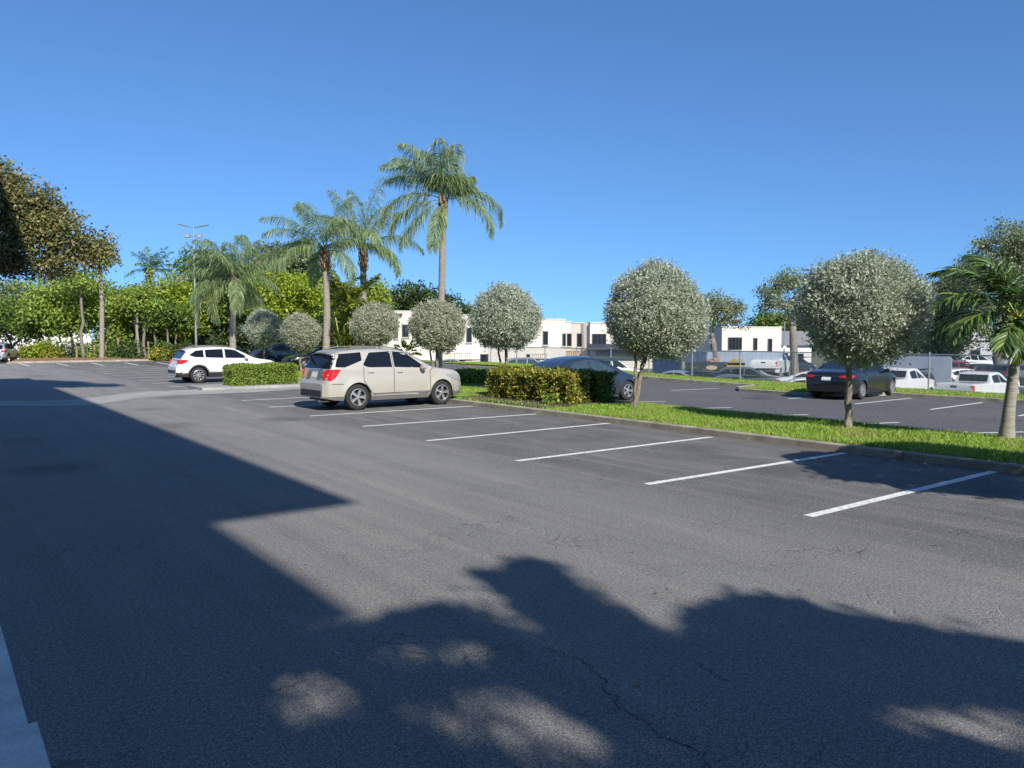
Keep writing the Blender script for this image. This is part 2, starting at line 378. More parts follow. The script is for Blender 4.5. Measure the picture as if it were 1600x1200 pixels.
# kerbs
def kerb(path, w=.16, z0=-.05, z1=.13, name='kerb'):
    mb = MB(); pts = [Vector(p) for p in path]
    for a, b in zip(pts[:-1], pts[1:]):
        d = (b - a); ln = d.length; d.normalize(); nr = Vector((-d.y, d.x, 0)) * w
        n = max(1, int(ln / 3.0))
        for i in range(n):
            p, q = a + d * (ln * i / n), a + d * (ln * (i + 1) / n - .012)
            e = .018
            prof = [(0, z0), (0, z1 - e), (e, z1), (1, z1), (1, z0)]
            vs = []
            for r in (p, q):
                for t, z in prof:
                    off = nr * t if t in (0, 1) else nr.normalized() * t
                    vs.append(Vector((r.x + off.x, r.y + off.y, r.z + z)))
            mb.add(vs, [(i2, i2 + 5, i2 + 6, i2 + 1) for i2 in range(4)] + [(0, 1, 2, 3, 4), (9, 8, 7, 6, 5)])
    o = mb.build(name, M['kerb']); o['kind'] = 'structure'; return o
kerb([W(12.7, 49.0), W(12.7, -12)][::-1], -.16)
kerb([W(12.72, 49.0), W(16.7, 49.0)], -.16)
# planted strip between the two lots
def zstrip(u, v):
    if u < 16.1: return .11 + .02 * math.sin(u * 3 + v)
    t = sstep((u - 16.1) / .7); return .11 * (1 - t) + (z_lot2(v) - .05) * t
sheet('lawn', [12.86, 13.5, 14.5, 15.5, 16.1, 16.3, 16.5, 16.8], list(np.arange(-12, 49.1, 1.0)), zstrip, M['lawn'])
# second kerb and its grass, with the bulge
K2 = [W(30.2, -15, z_lot2(0)), W(30.2, 15.6, -.3), W(27.9, 16.5, -.3), W(27.3, 17.2, -.3), W(27.5, 20.6, -.3), W(28.4, 21.4, -.3), W(30.2, 21.9, -.3), W(30.2, 32, z_lot2(32)), W(30.2, EDGE, 0)]
kerb(K2, -.16, -.05, .13)
def zfar(u, v):
    t = sstep((u - 32.6) / 3.4); return (z_lot2(v) + .11) * (1 - t) + (z_low(v) - .02) * t
sheet('verge', [30.36, 31, 32, 32.6, 33.4, 34.4, 35.4, 36.2], list(np.arange(-15, 70, 1.5)), zfar, M['lawn'])
mb = MB(); mb.prism([(p.x, p.y) for p in [W(30.4, 15.75), W(27.98, 16.65), W(27.46, 17.25), W(27.66, 20.5), W(28.5, 21.25), W(30.4, 21.7)]], -.35, -.19)
mb.build('verge', M['lawn'])['kind'] = 'structure'

# grass blades: stuff
def blades(name, n, ufn, vfn, zf, hgt, wid, keep=None):
    u = ufn(n); v = vfn(n)
    if keep is not None: k = keep(u, v); u, v = u[k], v[k]
    n = len(u); z = np.array([zf(a, b) for a, b in zip(u, v)])
    base = np.stack([UX * u + VX * v, UY * u + VY * v, z - .01], 1)
    h = hgt * rng.uniform(.5, 1.25, n); az = rng.uniform(0, 2 * np.pi, n); lean = rng.uniform(.1, .75, n) * h
    tip = base + np.stack([np.cos(az) * lean, np.sin(az) * lean, h], 1)
    a2 = rng.uniform(0, 2 * np.pi, n); s = np.stack([np.cos(a2), np.sin(a2), 0 * a2], 1) * wid / 2
    mid = (base + tip) / 2 + np.array([0, 0, .15 * hgt])
    V = np.stack([base - s, base + s, mid + s * .7, tip], 1).reshape(-1, 3)
    o = np_mesh(name, V, np.arange(len(V)).reshape(-1, 4), M['grass']); o['kind'] = 'stuff'; return o
def not_bed(u, v): return ~((u > 13.6) & (v > 15.7) & (v < 20.6) & (u < 16.1)) & ~((u > 12.9) & (u < 14.4) & (v > 15.9) & (v < 20.6) & (rng.uniform(0, 1, len(u)) < .8))
blades('grass', 120000, lambda n: 12.84 + 3.9 * rng.uniform(0, 1, n), lambda n: 2 + 20 * rng.uniform(0, 1, n) ** 1.15, zstrip, .085, .016, not_bed)
blades('grass', 40000, lambda n: 12.9 + 3.8 * rng.uniform(0, 1, n), lambda n: 20 + 28 * rng.uniform(0, 1, n), zstrip, .09, .024)
blades('grass', 50000, lambda n: 30.3 + 3.2 * rng.uniform(0, 1, n), lambda n: 6 + 42 * rng.uniform(0, 1, n), zfar, .10, .03)
blades('grass', 6000, lambda n: 27.7 + 2.6 * rng.uniform(0, 1, n), lambda n: 16.8 + 3.8 * rng.uniform(0, 1, n), lambda u, v: -.19, .09, .03)
sheet('planting_bed', [13.0, 14.0, 16.0], [15.8, 17, 18.5, 20.6], lambda u, v: zstrip(u, v), M['soil'], .035)

sheet('lawn', [16.75, 18, 20, 22.4], list(np.arange(25.2, 41.5, 2.0)), lambda u, v: .08, M['lawn'])
kerb([W(22.5, 25.0), W(16.75, 25.0)], -.16, -.4, .09); kerb([W(22.5, 41), W(22.5, 25.0)], -.16, -.4, .09)
blades('grass', 30000, lambda n: 16.8 + 5.5 * rng.uniform(0, 1, n), lambda n: 25.2 + 15.5 * rng.uniform(0, 1, n), lambda u, v: .08, .10, .035)
# concrete swale and painted lines
def poly_sheet(name, pts, mat):
    mb = MB(); mb.add(pts, [tuple(range(len(pts)))]); o = mb.build(name, mat); o['kind'] = 'structure'; return o
top = [(-160, 626.5), (0, 626.8), (60, 626.5), (110, 625), (160, 619.5), (215, 612.5), (300, 609), (400, 603.5), (470, 600.5), (520, 598)]
bot = [(-160, 635.5), (0, 635), (60, 635), (118, 634.8), (160, 631), (205, 624), (265, 617.5), (340, 615.5), (400, 613), (470, 608), (520, 605)]
mb = MB(); bx_ = [b[0] for b in bot]; by_ = [b[1] for b in bot]
xs = np.linspace(-160, 520, 60); tx = np.interp(xs, [a[0] for a in top], [a[1] for a in top]); bx = np.interp(xs, bx_, by_)
vs = []
for x, a, b in zip(xs, tx, bx): vs += [GP(x, a) + Vector((0, 0, .006)), GP(x, b) + Vector((0, 0, .006))]
mb.add(vs, [(2 * i, 2 * i + 1, 2 * i + 3, 2 * i + 2) for i in range(len(xs) - 1)])
o = mb.build('drainage_swale', M['concrete']); o['kind'] = 'structure'
lines = MB()
def line(a, b, w=.125, z=.005):
    d = (b - a); d.z = 0; d.normalize(); n = Vector((-d.y, d.x, 0)) * w / 2
    k = 8; vs = []
    for i in range(k + 1):
        p = a.lerp(b, i / k); vs += [p - n + Vector((0, 0, z)), p + n + Vector((0, 0, z))]
    lines.add(vs, [(2 * i, 2 * i + 2, 2 * i + 3, 2 * i + 1) for i in range(k)])
for x0, y0, x1, y1 in [(1263, 807, 1553, 737), (1010, 757, 1320, 708), (807, 720.5, 1112, 683), (667, 689, 952, 661.5), (567, 666.5, 838, 647), (484, 650.3, 739, 634.7), (420, 636.5, 640, 625), (378, 626, 560, 617)]:
    line(GP(x0, y0), GP(x1, y1))
for k in range(10): line(W(7.9, 33.2 + 2.8 * k), W(12.6, 33.2 + 2.8 * k))
for x0, y0, x1, y1 in [(30, 568, 46, 572.4), (88, 567.4, 106, 571.8), (143, 567, 162, 571.2), (195, 566.6, 216, 570.8), (245, 566.2, 268, 570.4)]:
    line(GP(x0, y0), GP(x1, y1), .14)
for x0, y0, x1, y1 in [(985, 628, 1041, 627.3), (1020, 639.5, 1144, 637), (1150, 650.5, 1263, 648), (1325, 664, 1405, 660), (1520, 677, 1600, 675), (1010, 604.5, 1078, 601.3), (1048, 610.2, 1124, 606.8), (1232, 623.2, 1290, 619), (1335, 631.3, 1424, 622.2), (1454, 640, 1535, 629), (1592, 650, 1660, 638)]:
    line(GP(x0, y0, -.3), GP(x1, y1, -.3), .11)
lines.build('parking_lines', M['line'])['kind'] = 'structure'
# a long open crack in the foreground and a few short ones
ck = MB()
def crack(px, w=.012):
    pts = [GP(x, y) for x, y in px]; full = []
    for a, b in zip(pts[:-1], pts[1:]):
        for i in range(6):
            p = a.lerp(b, i / 6); full.append(p + Vector((random.gauss(0, .016), random.gauss(0, .016), .004)))
    full.append(pts[-1] + Vector((0, 0, .004))); vs = []
    for i, p in enumerate(full):
        d = (full[min(i + 1, len(full) - 1)] - full[max(0, i - 1)]).normalized(); n = Vector((-d.y, d.x, 0)) * w * random.uniform(.3, 1) / 2
        vs += [p - n, p + n]
    ck.add(vs, [(2 * i, 2 * i + 2, 2 * i + 3, 2 * i + 1) for i in range(len(full) - 1)])
crack([(852, 1012), (905, 1032), (943, 1062), (955, 1090), (968, 1108), (1000, 1126), (1040, 1158), (1085, 1172), (1110, 1200)], .009)
crack([(1083, 1035), (1110, 1050), (1140, 1065)], .008)
crack([(420, 1080), (450, 1075), (480, 1062)], .008)
crack([(880, 1110), (930, 1120), (968, 1108)], .007)
ck.build('pavement_crack', M['seam'])['kind'] = 'structure'
crk = MB(); ck = crk
crack([(1376, 857), (1420, 838), (1450, 822), (1475, 808)], .005)
crk.build('pavement_crack', M['fillcrack'])['kind'] = 'structure'
# white painted walkway edge at the foot of the near building
wk = MB()
e0 = .43
cpt = UV(GP(45, 1135, .06)); c2 = UV(GP(60, 1135, .075))
wk.prism([(p.x, p.y) for p in (W(WU - 1.25, cpt[1]), W(cpt[0], cpt[1]), W(cpt[0], 30), W(WU - 1.25, 30))], -.05, .06)
wk.prism([(p.x, p.y) for p in (W(WU - 1.25, -20), W(c2[0], -20), W(c2[0], cpt[1] - .004), W(WU - 1.25, cpt[1] - .004))], -.05, .075)
wk.build('walkway', M['kerbwhite'])['kind'] = 'structure'
# mulch bed and kerb on the far left
sheet('mulch_bed', [-60, -40, -20, 0, 16], [EDGE, EDGE + .8, EDGE + 2.5, EDGE + 5], lambda u, v: .03 + .22 * sstep((v - EDGE) / 2.5), M['mulch'], .02)
kerb([W(-60, EDGE), W(16, EDGE)], .18, -.05, .14)

# ------------------------------------------------------------------ vegetation helpers
def crown_mesh(name, blobs, n_clumps, per, leaf, mat, parent, spread=.28, shell=(.55, 1.0), droop=.3, seed=0, aspect=.55, flat=.0):
    g = np.random.default_rng(seed)
    B = np.array(blobs, float); wgt = (B[:, 3] * B[:, 4] * B[:, 5]) ** .67; wgt /= wgt.sum()
    k = g.choice(len(B), n_clumps, p=wgt); d = unit(g.normal(size=(n_clumps, 3)))
    r = g.uniform(shell[0] ** 2, shell[1] ** 2, n_clumps) ** .5
    bump = 1 + .10 * np.sin(d[:, 0] * 7 + k) * np.sin(d[:, 1] * 6 + 2 * k) + .07 * np.sin(d[:, 2] * 9 + k)
    C = B[k, :3] + d * B[k, 3:] * (r * bump)[:, None]
    out = d
    C2 = np.repeat(C, per, 0) + g.normal(size=(n_clumps * per, 3)) * spread * np.array([1, 1, .7])
    O2 = np.repeat(out, per, 0)
    D = O2 * .7 + g.normal(size=C2.shape) * .8 + np.array([0, 0, -droop]); N = O2 * .5 + g.normal(size=C2.shape) * .6 + np.array([0, 0, .5 + flat])
    L = leaf * g.uniform(.6, 1.3, len(C2)); V, Q = leaf_quads(C2, D, N, L, L * aspect)
    return np_mesh(name, V, Q, mat, parent)
def limb(mb, a, b, r0, r1, k=6, wob=.12, n=8, sag=0):
    a, b = Vector(a), Vector(b); ln = (b - a).length; pts = []; w1 = Vector((random.gauss(0, 1), random.gauss(0, 1), 0)) * wob * ln
    for i in range(k + 1):
        t = i / k; pts.append(a.lerp(b, t) + w1 * math.sin(math.pi * t) * .5 + Vector((0, 0, sag * ln * math.sin(math.pi * t))) + Vector((random.gauss(0, 1), random.gauss(0, 1), 0)) * .01 * ln * (0 < i < k))
    mb.tube(pts, [r0 + (r1 - r0) * i / k for i in range(k + 1)], n)
    return pts
def tree(name, base, blobs, label, cat='tree', group=None, leafm='green', barkm='bark', tr=.18, fork=None, n=600, per=14, leaf=.2, spread=.35, seed=1, shell=(.5, 1.0), lean=None, twigs=10, droop=.3, stems=1, parts=True, clump=.4, lr=.55):
    """blobs in world coordinates; base on the ground"""
    base = Vector(base); root = empty(name, base, 0, label, cat, group); random.seed(seed)
    bl = [(b[0] - base.x, b[1] - base.y, b[2] - base.z, b[3], b[4], b[5]) for b in blobs]
    low = min(b[2] - b[5] for b in bl); fk = Vector(fork) if fork else Vector((0, 0, max(.4, low * .9)))
    if lean: fk += Vector(lean)
    mb = MB()
    limb(mb, (0, 0, -.1), fk, tr, tr * .72, 7, .05, 10)
    mb.tube([(0, 0, -.1), (0, 0, .16), (0, 0, .35)], [tr * 1.5, tr * 1.2, tr * 1.0], 10)
    done = [fk]
    for b in sorted(bl, key=lambda q: (Vector(q[:3]) - fk).length):
        c = Vector(b[:3]); src = min(done, key=lambda q: (q - c).length + .35 * (q - fk).length); k_ = 1 / (1 + .12 * (src - fk).length); done.append(c); e = limb(mb, src, c + Vector((0, 0, b[5] * .2)), tr * lr * (k_ if src is not fk else 1), tr * .12 * k_, 6, .16, 7, .06)
        for _ in range(twigs):
            d = Vector((random.gauss(0, 1), random.gauss(0, 1), random.gauss(.3, .8))).normalized()
            limb(mb, e[random.randint(2, 5)], c + Vector((d.x * b[3], d.y * b[4], d.z * b[5])) * .9, tr * .16, tr * .03, 4, .12, 5)
    mb.build('trunk', M[barkm], root, True, 0)
    crown_mesh('crown', bl, int(n * clump), int(per / clump * .95), leaf, M[leafm], root, spread, shell, droop, seed)
    return root
def pxblobs(d, items, depth=1.0):
    out = []
    for px, py, rx, ry in items:
        p = AT(px, py, d); s = MPP(d)
        out.append((p.x, p.y, p.z, rx * s, rx * s * depth, ry * s))
    return out

# ------------------------------------------------------------------ silver buttonwoods
def buttonwood(base, dia, zlo, zhi, off, label, seed, mat='silver', n=950, per=17, trunk_r=.075, lean=(0, 0), fork=False, leaf=.105):
    base = Vector(base); root = empty('silver_buttonwood', base, 0, label, 'tree', 'clipped silver buttonwood trees along the strip')
    random.seed(seed); zc, hz = (zlo + zhi) / 2 - base.z, (zhi - zlo) / 2; r = dia / 2 - .10; hz -= .10
    c = Vector((off[0], off[1], zc + hz * .04)); mb = MB(); top = Vector((lean[0], lean[1], zc - hz * .62))
    limb(mb, (0, 0, -.05), top, trunk_r, trunk_r * .75, 8, .05, 10)
    mb.tube([(0, 0, -.08), (0, 0, .06), (0, 0, .2)], [trunk_r * 1.45, trunk_r * 1.15, trunk_r], 10)
    if fork: limb(mb, (.03, 0, .25), top + Vector((-.32, .05, .2)), trunk_r * .7, trunk_r * .4, 6, .1)
    for _ in range(16):
        d = Vector((random.gauss(0, 1), random.gauss(0, 1), random.gauss(.35, .8))).normalized()
        limb(mb, top, c + Vector((d.x * r, d.y * r, d.z * hz)) * .85, trunk_r * .42, .008, 5, .1, 6)
    mb.build('trunk', M['barkpale'], root, True, 0)
    g = np.random.default_rng(seed); d = unit(g.normal(size=(n, 3)))
    # egg-shaped globe, a little narrower below, with lumps
    prof = np.where(d[:, 2] < 0, 1 - .24 * (-d[:, 2]) ** 1.2, 1.0)
    lump = 1 + .05 * np.sin(3 * d[:, 0] - 2 * d[:, 2] + 2 * seed) + .045 * np.sin(5 * d[:, 0] + seed) * np.cos(4 * d[:, 1] + seed) + .035 * np.sin(9 * d[:, 2] + 6 * d[:, 0]) + .03 * g.normal(size=n)
    rad = np.where(g.uniform(0, 1, n) < .80, g.uniform(.90, 1.0, n), g.uniform(.45, .9, n)) * lump
    C = np.array(c) + d * np.array([r, r, hz]) * (rad * prof)[:, None]
    stray = g.uniform(0, 1, n) < .04; C[stray] += d[stray] * .12
    C2 = np.repeat(C, per, 0) + g.normal(size=(n * per, 3)) * .075; O = np.repeat(d, per, 0)
    D = O * .55 + g.normal(size=C2.shape) * .75 + np.array([0, 0, .25]); N = O * .4 + g.normal(size=C2.shape)
    L = leaf * g.uniform(.6, 1.35, len(C2)); V, Q = leaf_quads(C2, D, N, L, L * .42)
    # shaded inner foliage keeps the globe opaque
    m2 = 1800; d2 = unit(g.normal(size=(m2, 3))); C3 = np.array(c) + d2 * np.array([r, r, hz]) * (g.uniform(.55, .80, m2) * np.where(d2[:, 2] < 0, 1 - .24 * np.abs(d2[:, 2]) ** 1.2, 1.0))[:, None]
    V2, Q2 = leaf_quads(C3, np.cross(d2, g.normal(size=d2.shape)), d2 + g.normal(size=d2.shape) * .3, np.full(m2, .26), np.full(m2, .17))
    np_mesh('crown', np.concatenate([V, V2]), np.concatenate([Q, Q2 + len(V)]), M[mat], root)
    return root
b1 = GP(1325, 671, .1); b2 = GP(990, 640, .1)
buttonwood(b1, 2.50, 1.05, 3.72, (.27, .1), 'largest silver clipped globe tree, on the grass strip in front of the black sedan', 3, n=2400, per=22, leaf=.074)
buttonwood(b2, 2.70, 1.0, 3.86, (.62, .2), 'silver clipped globe tree with leaning trunk, beside the dark box hedge', 5, n=2300, per=22, leaf=.074, lean=(.35, .1), fork=True)
def strip_pos(px, u, dpy=0):
    k = (px - 800) / 1228.0; d = u / (k * UX + UY); return Vector((k * d, d, .1)), d
for px, u, w, ty, by, lab, sd, mt, fk in [
        (790, 16.6, 117, 446, 563, 'silver globe tree rising behind the left end of the yellow croton hedge', 8, 'silver', True),
        (684, 16.6, 90, 469, 562, 'warm grey globe tree right behind the bonnet of the beige SUV', 9, 'silver_warm', True),
        (586, 16.6, 80, 474, 552, 'grey globe tree above the roof of the beige SUV, beside the bamboo palms', 10, 'silver_warm', False),
        (470, 16.4, 62, 490, 556, 'shaded grey globe tree behind the rear of the beige SUV, by the black car', 12, 'silver_warm', False),
        (411, 16.6, 58, 484, 551, 'small pale globe tree behind the bonnet of the white SUV, beside a palm trunk', 14, 'silver', False)]:
    p, d = strip_pos(px, u); s = MPP(d)
    buttonwood(p, w * s, EYE + (526 - by) * s, EYE + (526 - ty) * s, (0, 0), lab, sd, mt, 1400, 17, .07, (0, 0), fk, .088)

# ------------------------------------------------------------------ palms
def frond_geo(L, az, el0, bend, leaf_len, leaf_w, n=46, hang=.75, plum=.5, g=None, fwd=.55, taper=.35, start=.16, curl=0.0, seg=3):
    """feather frond: rachis tube + drooping leaflet strips"""
    K = 14; s = np.linspace(0, 1, K); el = el0 - bend * s ** 1.35; azs = az + curl * s ** 2
    st = np.stack([np.cos(el) * np.cos(azs), np.cos(el) * np.sin(azs), np.sin(el)], 1) * L / (K - 1)
    P = np.concatenate([[[0, 0, 0]], np.cumsum(st[:-1], 0)]); T = unit(st)
    V, Q = [], []
    rad = np.interp(s, [0, .1, 1], [.035, .022, .004]) * (L / 3.0)
    # rachis as 3-sided tube
    up = np.array([0, 0, 1.0]); A = unit(np.cross(T, up + 1e-3)); Bn = np.cross(A, T)
    for i in range(K):
        for j in range(3):
            w = 2 * np.pi * j / 3; V.append(P[i] + (A[i] * np.cos(w) + Bn[i] * np.sin(w)) * rad[i])
    for i in range(K - 1):
        for j in range(3): Q.append((i * 3 + j, i * 3 + 3 + j, i * 3 + 3 + (j + 1) % 3, i * 3 + (j + 1) % 3))
    nr = len(Q); base = len(V); V = [np.array(V)]
    m = n * 2; t = start + (1 - start) * (np.arange(m) // 2 + g.uniform(0, 1, m)) / n; t = np.clip(t, 0, .999)
    side = np.where(np.arange(m) % 2 == 0, 1.0, -1.0)
    pi = np.stack([np.interp(t, s, P[:, a]) for a in range(3)], 1); ti = unit(np.stack([np.interp(t, s, T[:, a]) for a in range(3)], 1))
    ai = unit(np.cross(ti, up + 1e-3)); bi = np.cross(ai, ti)
    ll = leaf_len * np.interp(t, [start, .3, .7, 1], [.55, 1, .9, taper]) * g.uniform(.8, 1.15, m)
    D = ai * side[:, None] * .8 + ti * (fwd + .3 * t[:, None]) + bi * (g.normal(size=m) * plum)[:, None]
    D = unit(D); cur = pi.copy(); pts = [cur.copy()]
    for k in range(seg):
        D = unit(D + np.array([0, 0, -1.0]) * hang * (k + .35) / seg + g.normal(size=D.shape) * .06); cur = cur + D * (ll / seg)[:, None]; pts.append(cur.copy())
    wd = unit(np.cross(D, bi + g.normal(size=D.shape) * .5)) * leaf_w / 2
    ws = [.55, 1.0, .8, .12] if seg == 3 else [.6, 1, .12]
    LV = np.stack([pts[k] + sg * wd * ws[k] for k in range(seg + 1) for sg in (-1, 1)], 1)     # m x 2(seg+1) x 3
    idx = np.arange(m)[:, None] * (2 * (seg + 1)) + base
    LQ = np.concatenate([np.concatenate([idx + 2 * k, idx + 2 * k + 1, idx + 2 * k + 3, idx + 2 * k + 2], 1) for k in range(seg)], 0)
    return np.concatenate([V[0], LV.reshape(-1, 3)]), np.concatenate([np.array(Q), LQ]), np.array([1] * nr + [0] * len(LQ))
def palm_trunk(mb, pts, r, n=12, m=0, rings=0):
    pts = [Vector(p) for p in pts]; K = 26 if not rings else rings * 2; P, rr = [], []
    for i in range(K + 1):
        t = i / K * (len(pts) - 1); k = min(int(t), len(pts) - 2); f = t - k
        P.append(pts[k].lerp(pts[k + 1], f)); q = np.interp(i / K, np.linspace(0, 1, len(r)), r)
        rr.append(q * (1 + (.035 if i % 2 else -.02)))
    mb.tube(P, rr, n, m)
def queen_palm(base, top, label, fronds, seed, tr=.17, boots=.8, L=3.0, group='feathery queen palms on the strip', wind=0.25, leafm='queen', leaf_len=.62, n=52, thick=None, lw=.030):
    base, top = Vector(base), Vector(top); root = empty('queen_palm', base, 0, label, 'palm tree', group); g = np.random.default_rng(seed)
    h = top - base; mb = MB(); mid = h * .5 + Vector((g.normal() * .08, g.normal() * .08, 0))
    palm_trunk(mb, [Vector((0, 0, -.1)), mid, h - h.normalized() * boots * .5], thick or [tr * 1.35, tr * 1.05, tr, tr * .9, tr * .8], rings=16)
    mb.build('trunk', M['palmbark'], root, True, 0)
    bt = MB(); hn = h.normalized()
    for i in range(26):
        z = -boots * (1 - i / 26); a = i * 2.4; o = h + hn * z; dr = Vector((math.cos(a), math.sin(a), 0))
        bt.tube([o + dr * tr * .55, o + dr * tr * 1.25 + Vector((0, 0, .16)), o + dr * tr * 1.5 + Vector((0, 0, .36))], [.085, .06, .025], 6)
    bt.tube([h - hn * boots, h - hn * boots * .5, h + hn * .15], [tr * .95, tr * 1.05, tr * .6], 10)
    bt.build('old_leaf_bases', M['boot'], root, True, 0)
    for az, el, bend, k in fronds:
        V, Q, mi = frond_geo(L * k * g.uniform(.93, 1.07), R(az) + g.normal() * .08, R(el), R(bend), leaf_len, lw, n, 1.7 if leafm == 'queen' else .8, .38 if leafm == 'queen' else .5, g, curl=g.normal() * .25)
        V = V + np.array(h); fo = np_mesh('frond', V, Q, [M[leafm], M['shaft'] if leafm == 'palmy' else M['queen']], root, mi)
    return root
def fan(n, seed, els=(70, 10), bend=(60, 110), k=(0.8, 1.0), wind=(180, 20)):
    g = np.random.default_rng(seed); out = []
    for i in range(n):
        t = i / max(1, n - 1); az = i * 137.5 + g.normal() * 12
        el = els[0] + (els[1] - els[0]) * t + g.normal() * 6
        az = az + wind[1] * math.sin(R(wind[0] - az)); out.append((az, el, bend[0] + (bend[1] - bend[0]) * t + g.normal() * 8, g.uniform(*k)))
    return out
def strip_pt(px, u): return strip_pos(px, u)
# tall one: few, well separated fronds
p, d = strip_pt(684, 18.0); t = AT(693, 312, d)
queen_palm((p.x, p.y, 0), t, 'tallest feathery palm, standing high above the beige SUV against the sky', [
    (172, 22, 112, 1.0), (190, -4, 75, .95), (208, -28, 50, .95), (250, -36, 46, .85), (12, 30, 138, 1.0), (342, 6, 110, .92),
    (165, 50, 80, .98), (150, 66, 75, 1.0), (120, 76, 70, 1.02), (75, 80, 62, 1.0), (185, 60, 85, .98), (60, 68, 60, .62), (215, 70, 75, .98), (260, 74, 70, .95), (300, 78, 60, .85), (100, 62, 80, .9), (30, 50, 70, .55), (350, 62, 70, .5)],
    21, .135, 1.2, 3.3, n=130, leaf_len=.92, lw=.028, thick=[.17, .15, .145, .14, .125])
p, d = strip_pt(508, 17.6); t = AT(508, 392, d)
queen_palm((p.x, p.y, 0), t, 'feathery palm left of the bamboo clump, its trunk rising behind the beige SUV', fan(14, 31, (84, 2), (62, 110), (.85, 1.05), (180, 40)), 32, .19, 1.1, 3.75, n=115, leaf_len=.95, lw=.030)
p, d = strip_pt(566, 20.5); t = AT(568, 385, d)
queen_palm((p.x, p.y, 0), t, 'feathery palm with a shaggy leaf skirt, between the tallest palm and its left neighbour', fan(14, 41, (86, 4), (50, 105), (.85, 1.05), (185, 10)), 42, .20, 1.4, 4.0, n=115, leaf_len=.95, lw=.032)
p, d = strip_pt(363, 17.8); t = AT(366, 436, d)
queen_palm((p.x, p.y, 0), t, 'wind-swept feathery palm behind the white SUV, in front of the light pole', fan(24, 51, (80, -20), (60, 112), (.85, 1.1), (182, 46)), 52, .22, .8, 3.9, n=125, leaf_len=1.15, lw=.034)
p, d = strip_pt(408, 24.5); t = AT(405, 412, d)
queen_palm((p.x, p.y, 0), t, 'half-hidden feathery palm behind the wind-swept one, drooping over the lime trees', fan(13, 61, (55, -10), (70, 110), (.8, 1.0), (185, 20)), 62, .18, .8, 4.0, n=130, leaf_len=1.0, lw=.038)
# short palm on the strip at the right
pb = GP(1572, 689, .1); root = empty('manila_palm', pb, 0, 'short stout palm with yellow-green crownshaft on the grass strip, right end', 'palm tree'); g = np.random.default_rng(77)
mb = MB(); palm_trunk(mb, [(0, 0, -.05), (.03, 0, .55), (.07, 0, 1.0), (.10, 0, 1.42)], [.155, .115, .098, .093, .090, .088], rings=22, n=16); mb.build('trunk', M['ringed'], root, True, 0)
mb = MB(); mb.tube([(.10, 0, 1.40), (.11, 0, 1.6), (.12, 0, 1.9), (.13, 0, 2.12), (.14, 0, 2.3)], [.094, .098, .088, .065, .038], 14); mb.build('crownshaft', M['shaft'], root, True, 0)
for az, el, bend, k in [(182, 44, 95, 1.0), (200, 20, 85, .95), (165, 66, 90, 1.05), (230, 2, 70, .7), (255, 55, 95, .85), (110, 78, 75, 1.0), (285, 40, 100, .9), (325, 66, 85, 1.0), (350, 42, 95, 1.0), (15, 55, 90, 1.0), (60, 40, 90, 1.0), (240, -22, 50, .55), (150, 24, 90, .85), (205, 72, 70, .8)]:
    V, Q, mi = frond_geo(1.78 * k, R(az), R(el), R(bend), .50, .036, 62, .5, .30, g, fwd=.75, start=.2, curl=g.normal() * .15)
    np_mesh('frond', V + np.array([.13, 0, 2.2]), Q, [M['palm'], M['shaft']], root, mi)
for c_, r_ in (((-.06, -.10, 2.12), (.05, .045, .09)), ((.30, -.05, 2.08), (.045, .045, .075))):
    mb = MB(); mb.ellipsoid(c_, r_); mb.build('fruit_spathe', M['white'], root, True, 0)

# ------------------------------------------------------------------ hedges
def hedge(name, u0, u1, v0, v1, z0, z1, mat, label, n, leaf, rough=.06, group=None, seed=1):
    g = np.random.default_rng(seed); L3 = np.array([u1 - u0, v1 - v0, z1 - z0]); a = np.array([L3[1] * L3[2], L3[1] * L3[2], L3[0] * L3[2], L3[0] * L3[2], L3[0] * L3[1] * 1.2]); a /= a.sum()
    f = g.choice(5, n, p=a); q = g.uniform(0, 1, (n, 3)); nrm = np.zeros((n, 3))
    for i, (ax, val, s) in enumerate([(0, 0, -1), (0, 1, 1), (1, 0, -1), (1, 1, 1), (2, 1, 1)]):
        k = f == i; q[k, ax] = val; nrm[k, ax] = s
    P = q * L3
    lump = rough * (np.sin(P[:, 0] * 5 + P[:, 2] * 4 + seed) * np.cos(P[:, 1] * 4.3) + .6 * np.sin(P[:, 1] * 9 + P[:, 2] * 7)) + g.normal(size=n) * rough * .7 - np.abs(g.normal(size=n)) * rough * .8
    # round the arrises
    e = np.minimum(P[:, :2], L3[:2] - P[:, :2]).min(1); zt = L3[2] - P[:, 2]
    rd = np.clip(.12 - np.minimum(np.where(f == 4, e, zt), .12), 0, .12)
    P = P + nrm * (lump - rd * .6)[:, None]
    O = np.stack([nrm[:, 0] * UX + nrm[:, 1] * VX, nrm[:, 0] * UY + nrm[:, 1] * VY, nrm[:, 2]], 1)
    C = np.stack([UX * (u0 + P[:, 0]) + VX * (v0 + P[:, 1]), UY * (u0 + P[:, 0]) + VY * (v0 + P[:, 1]), z0 + P[:, 2]], 1)
    D = O * .4 + g.normal(size=C.shape) * .8 + np.array([0, 0, .3]); N = O * .8 + g.normal(size=C.shape) * .55
    ll = leaf * g.uniform(.6, 1.3, n); V, Q = leaf_quads(C, D, N, ll, ll * .5)
    i = .10; cb = MB(); cb.prism([(p.x, p.y) for p in (W(u0 + i, v0 + i), W(u1 - i, v0 + i), W(u1 - i, v1 - i), W(u0 + i, v1 - i))], z0, z1 - i)
    n0 = len(V); cv = np.array(cb.v); cq = np.array([f for f in cb.f if len(f) == 4]) + n0
    o = np_mesh(name, np.concatenate([V, cv]), np.concatenate([Q, cq]), [M[mat], M['core']], None, [0] * len(Q) + [1] * len(cq))
    return tag(o, label, 'hedge', group)
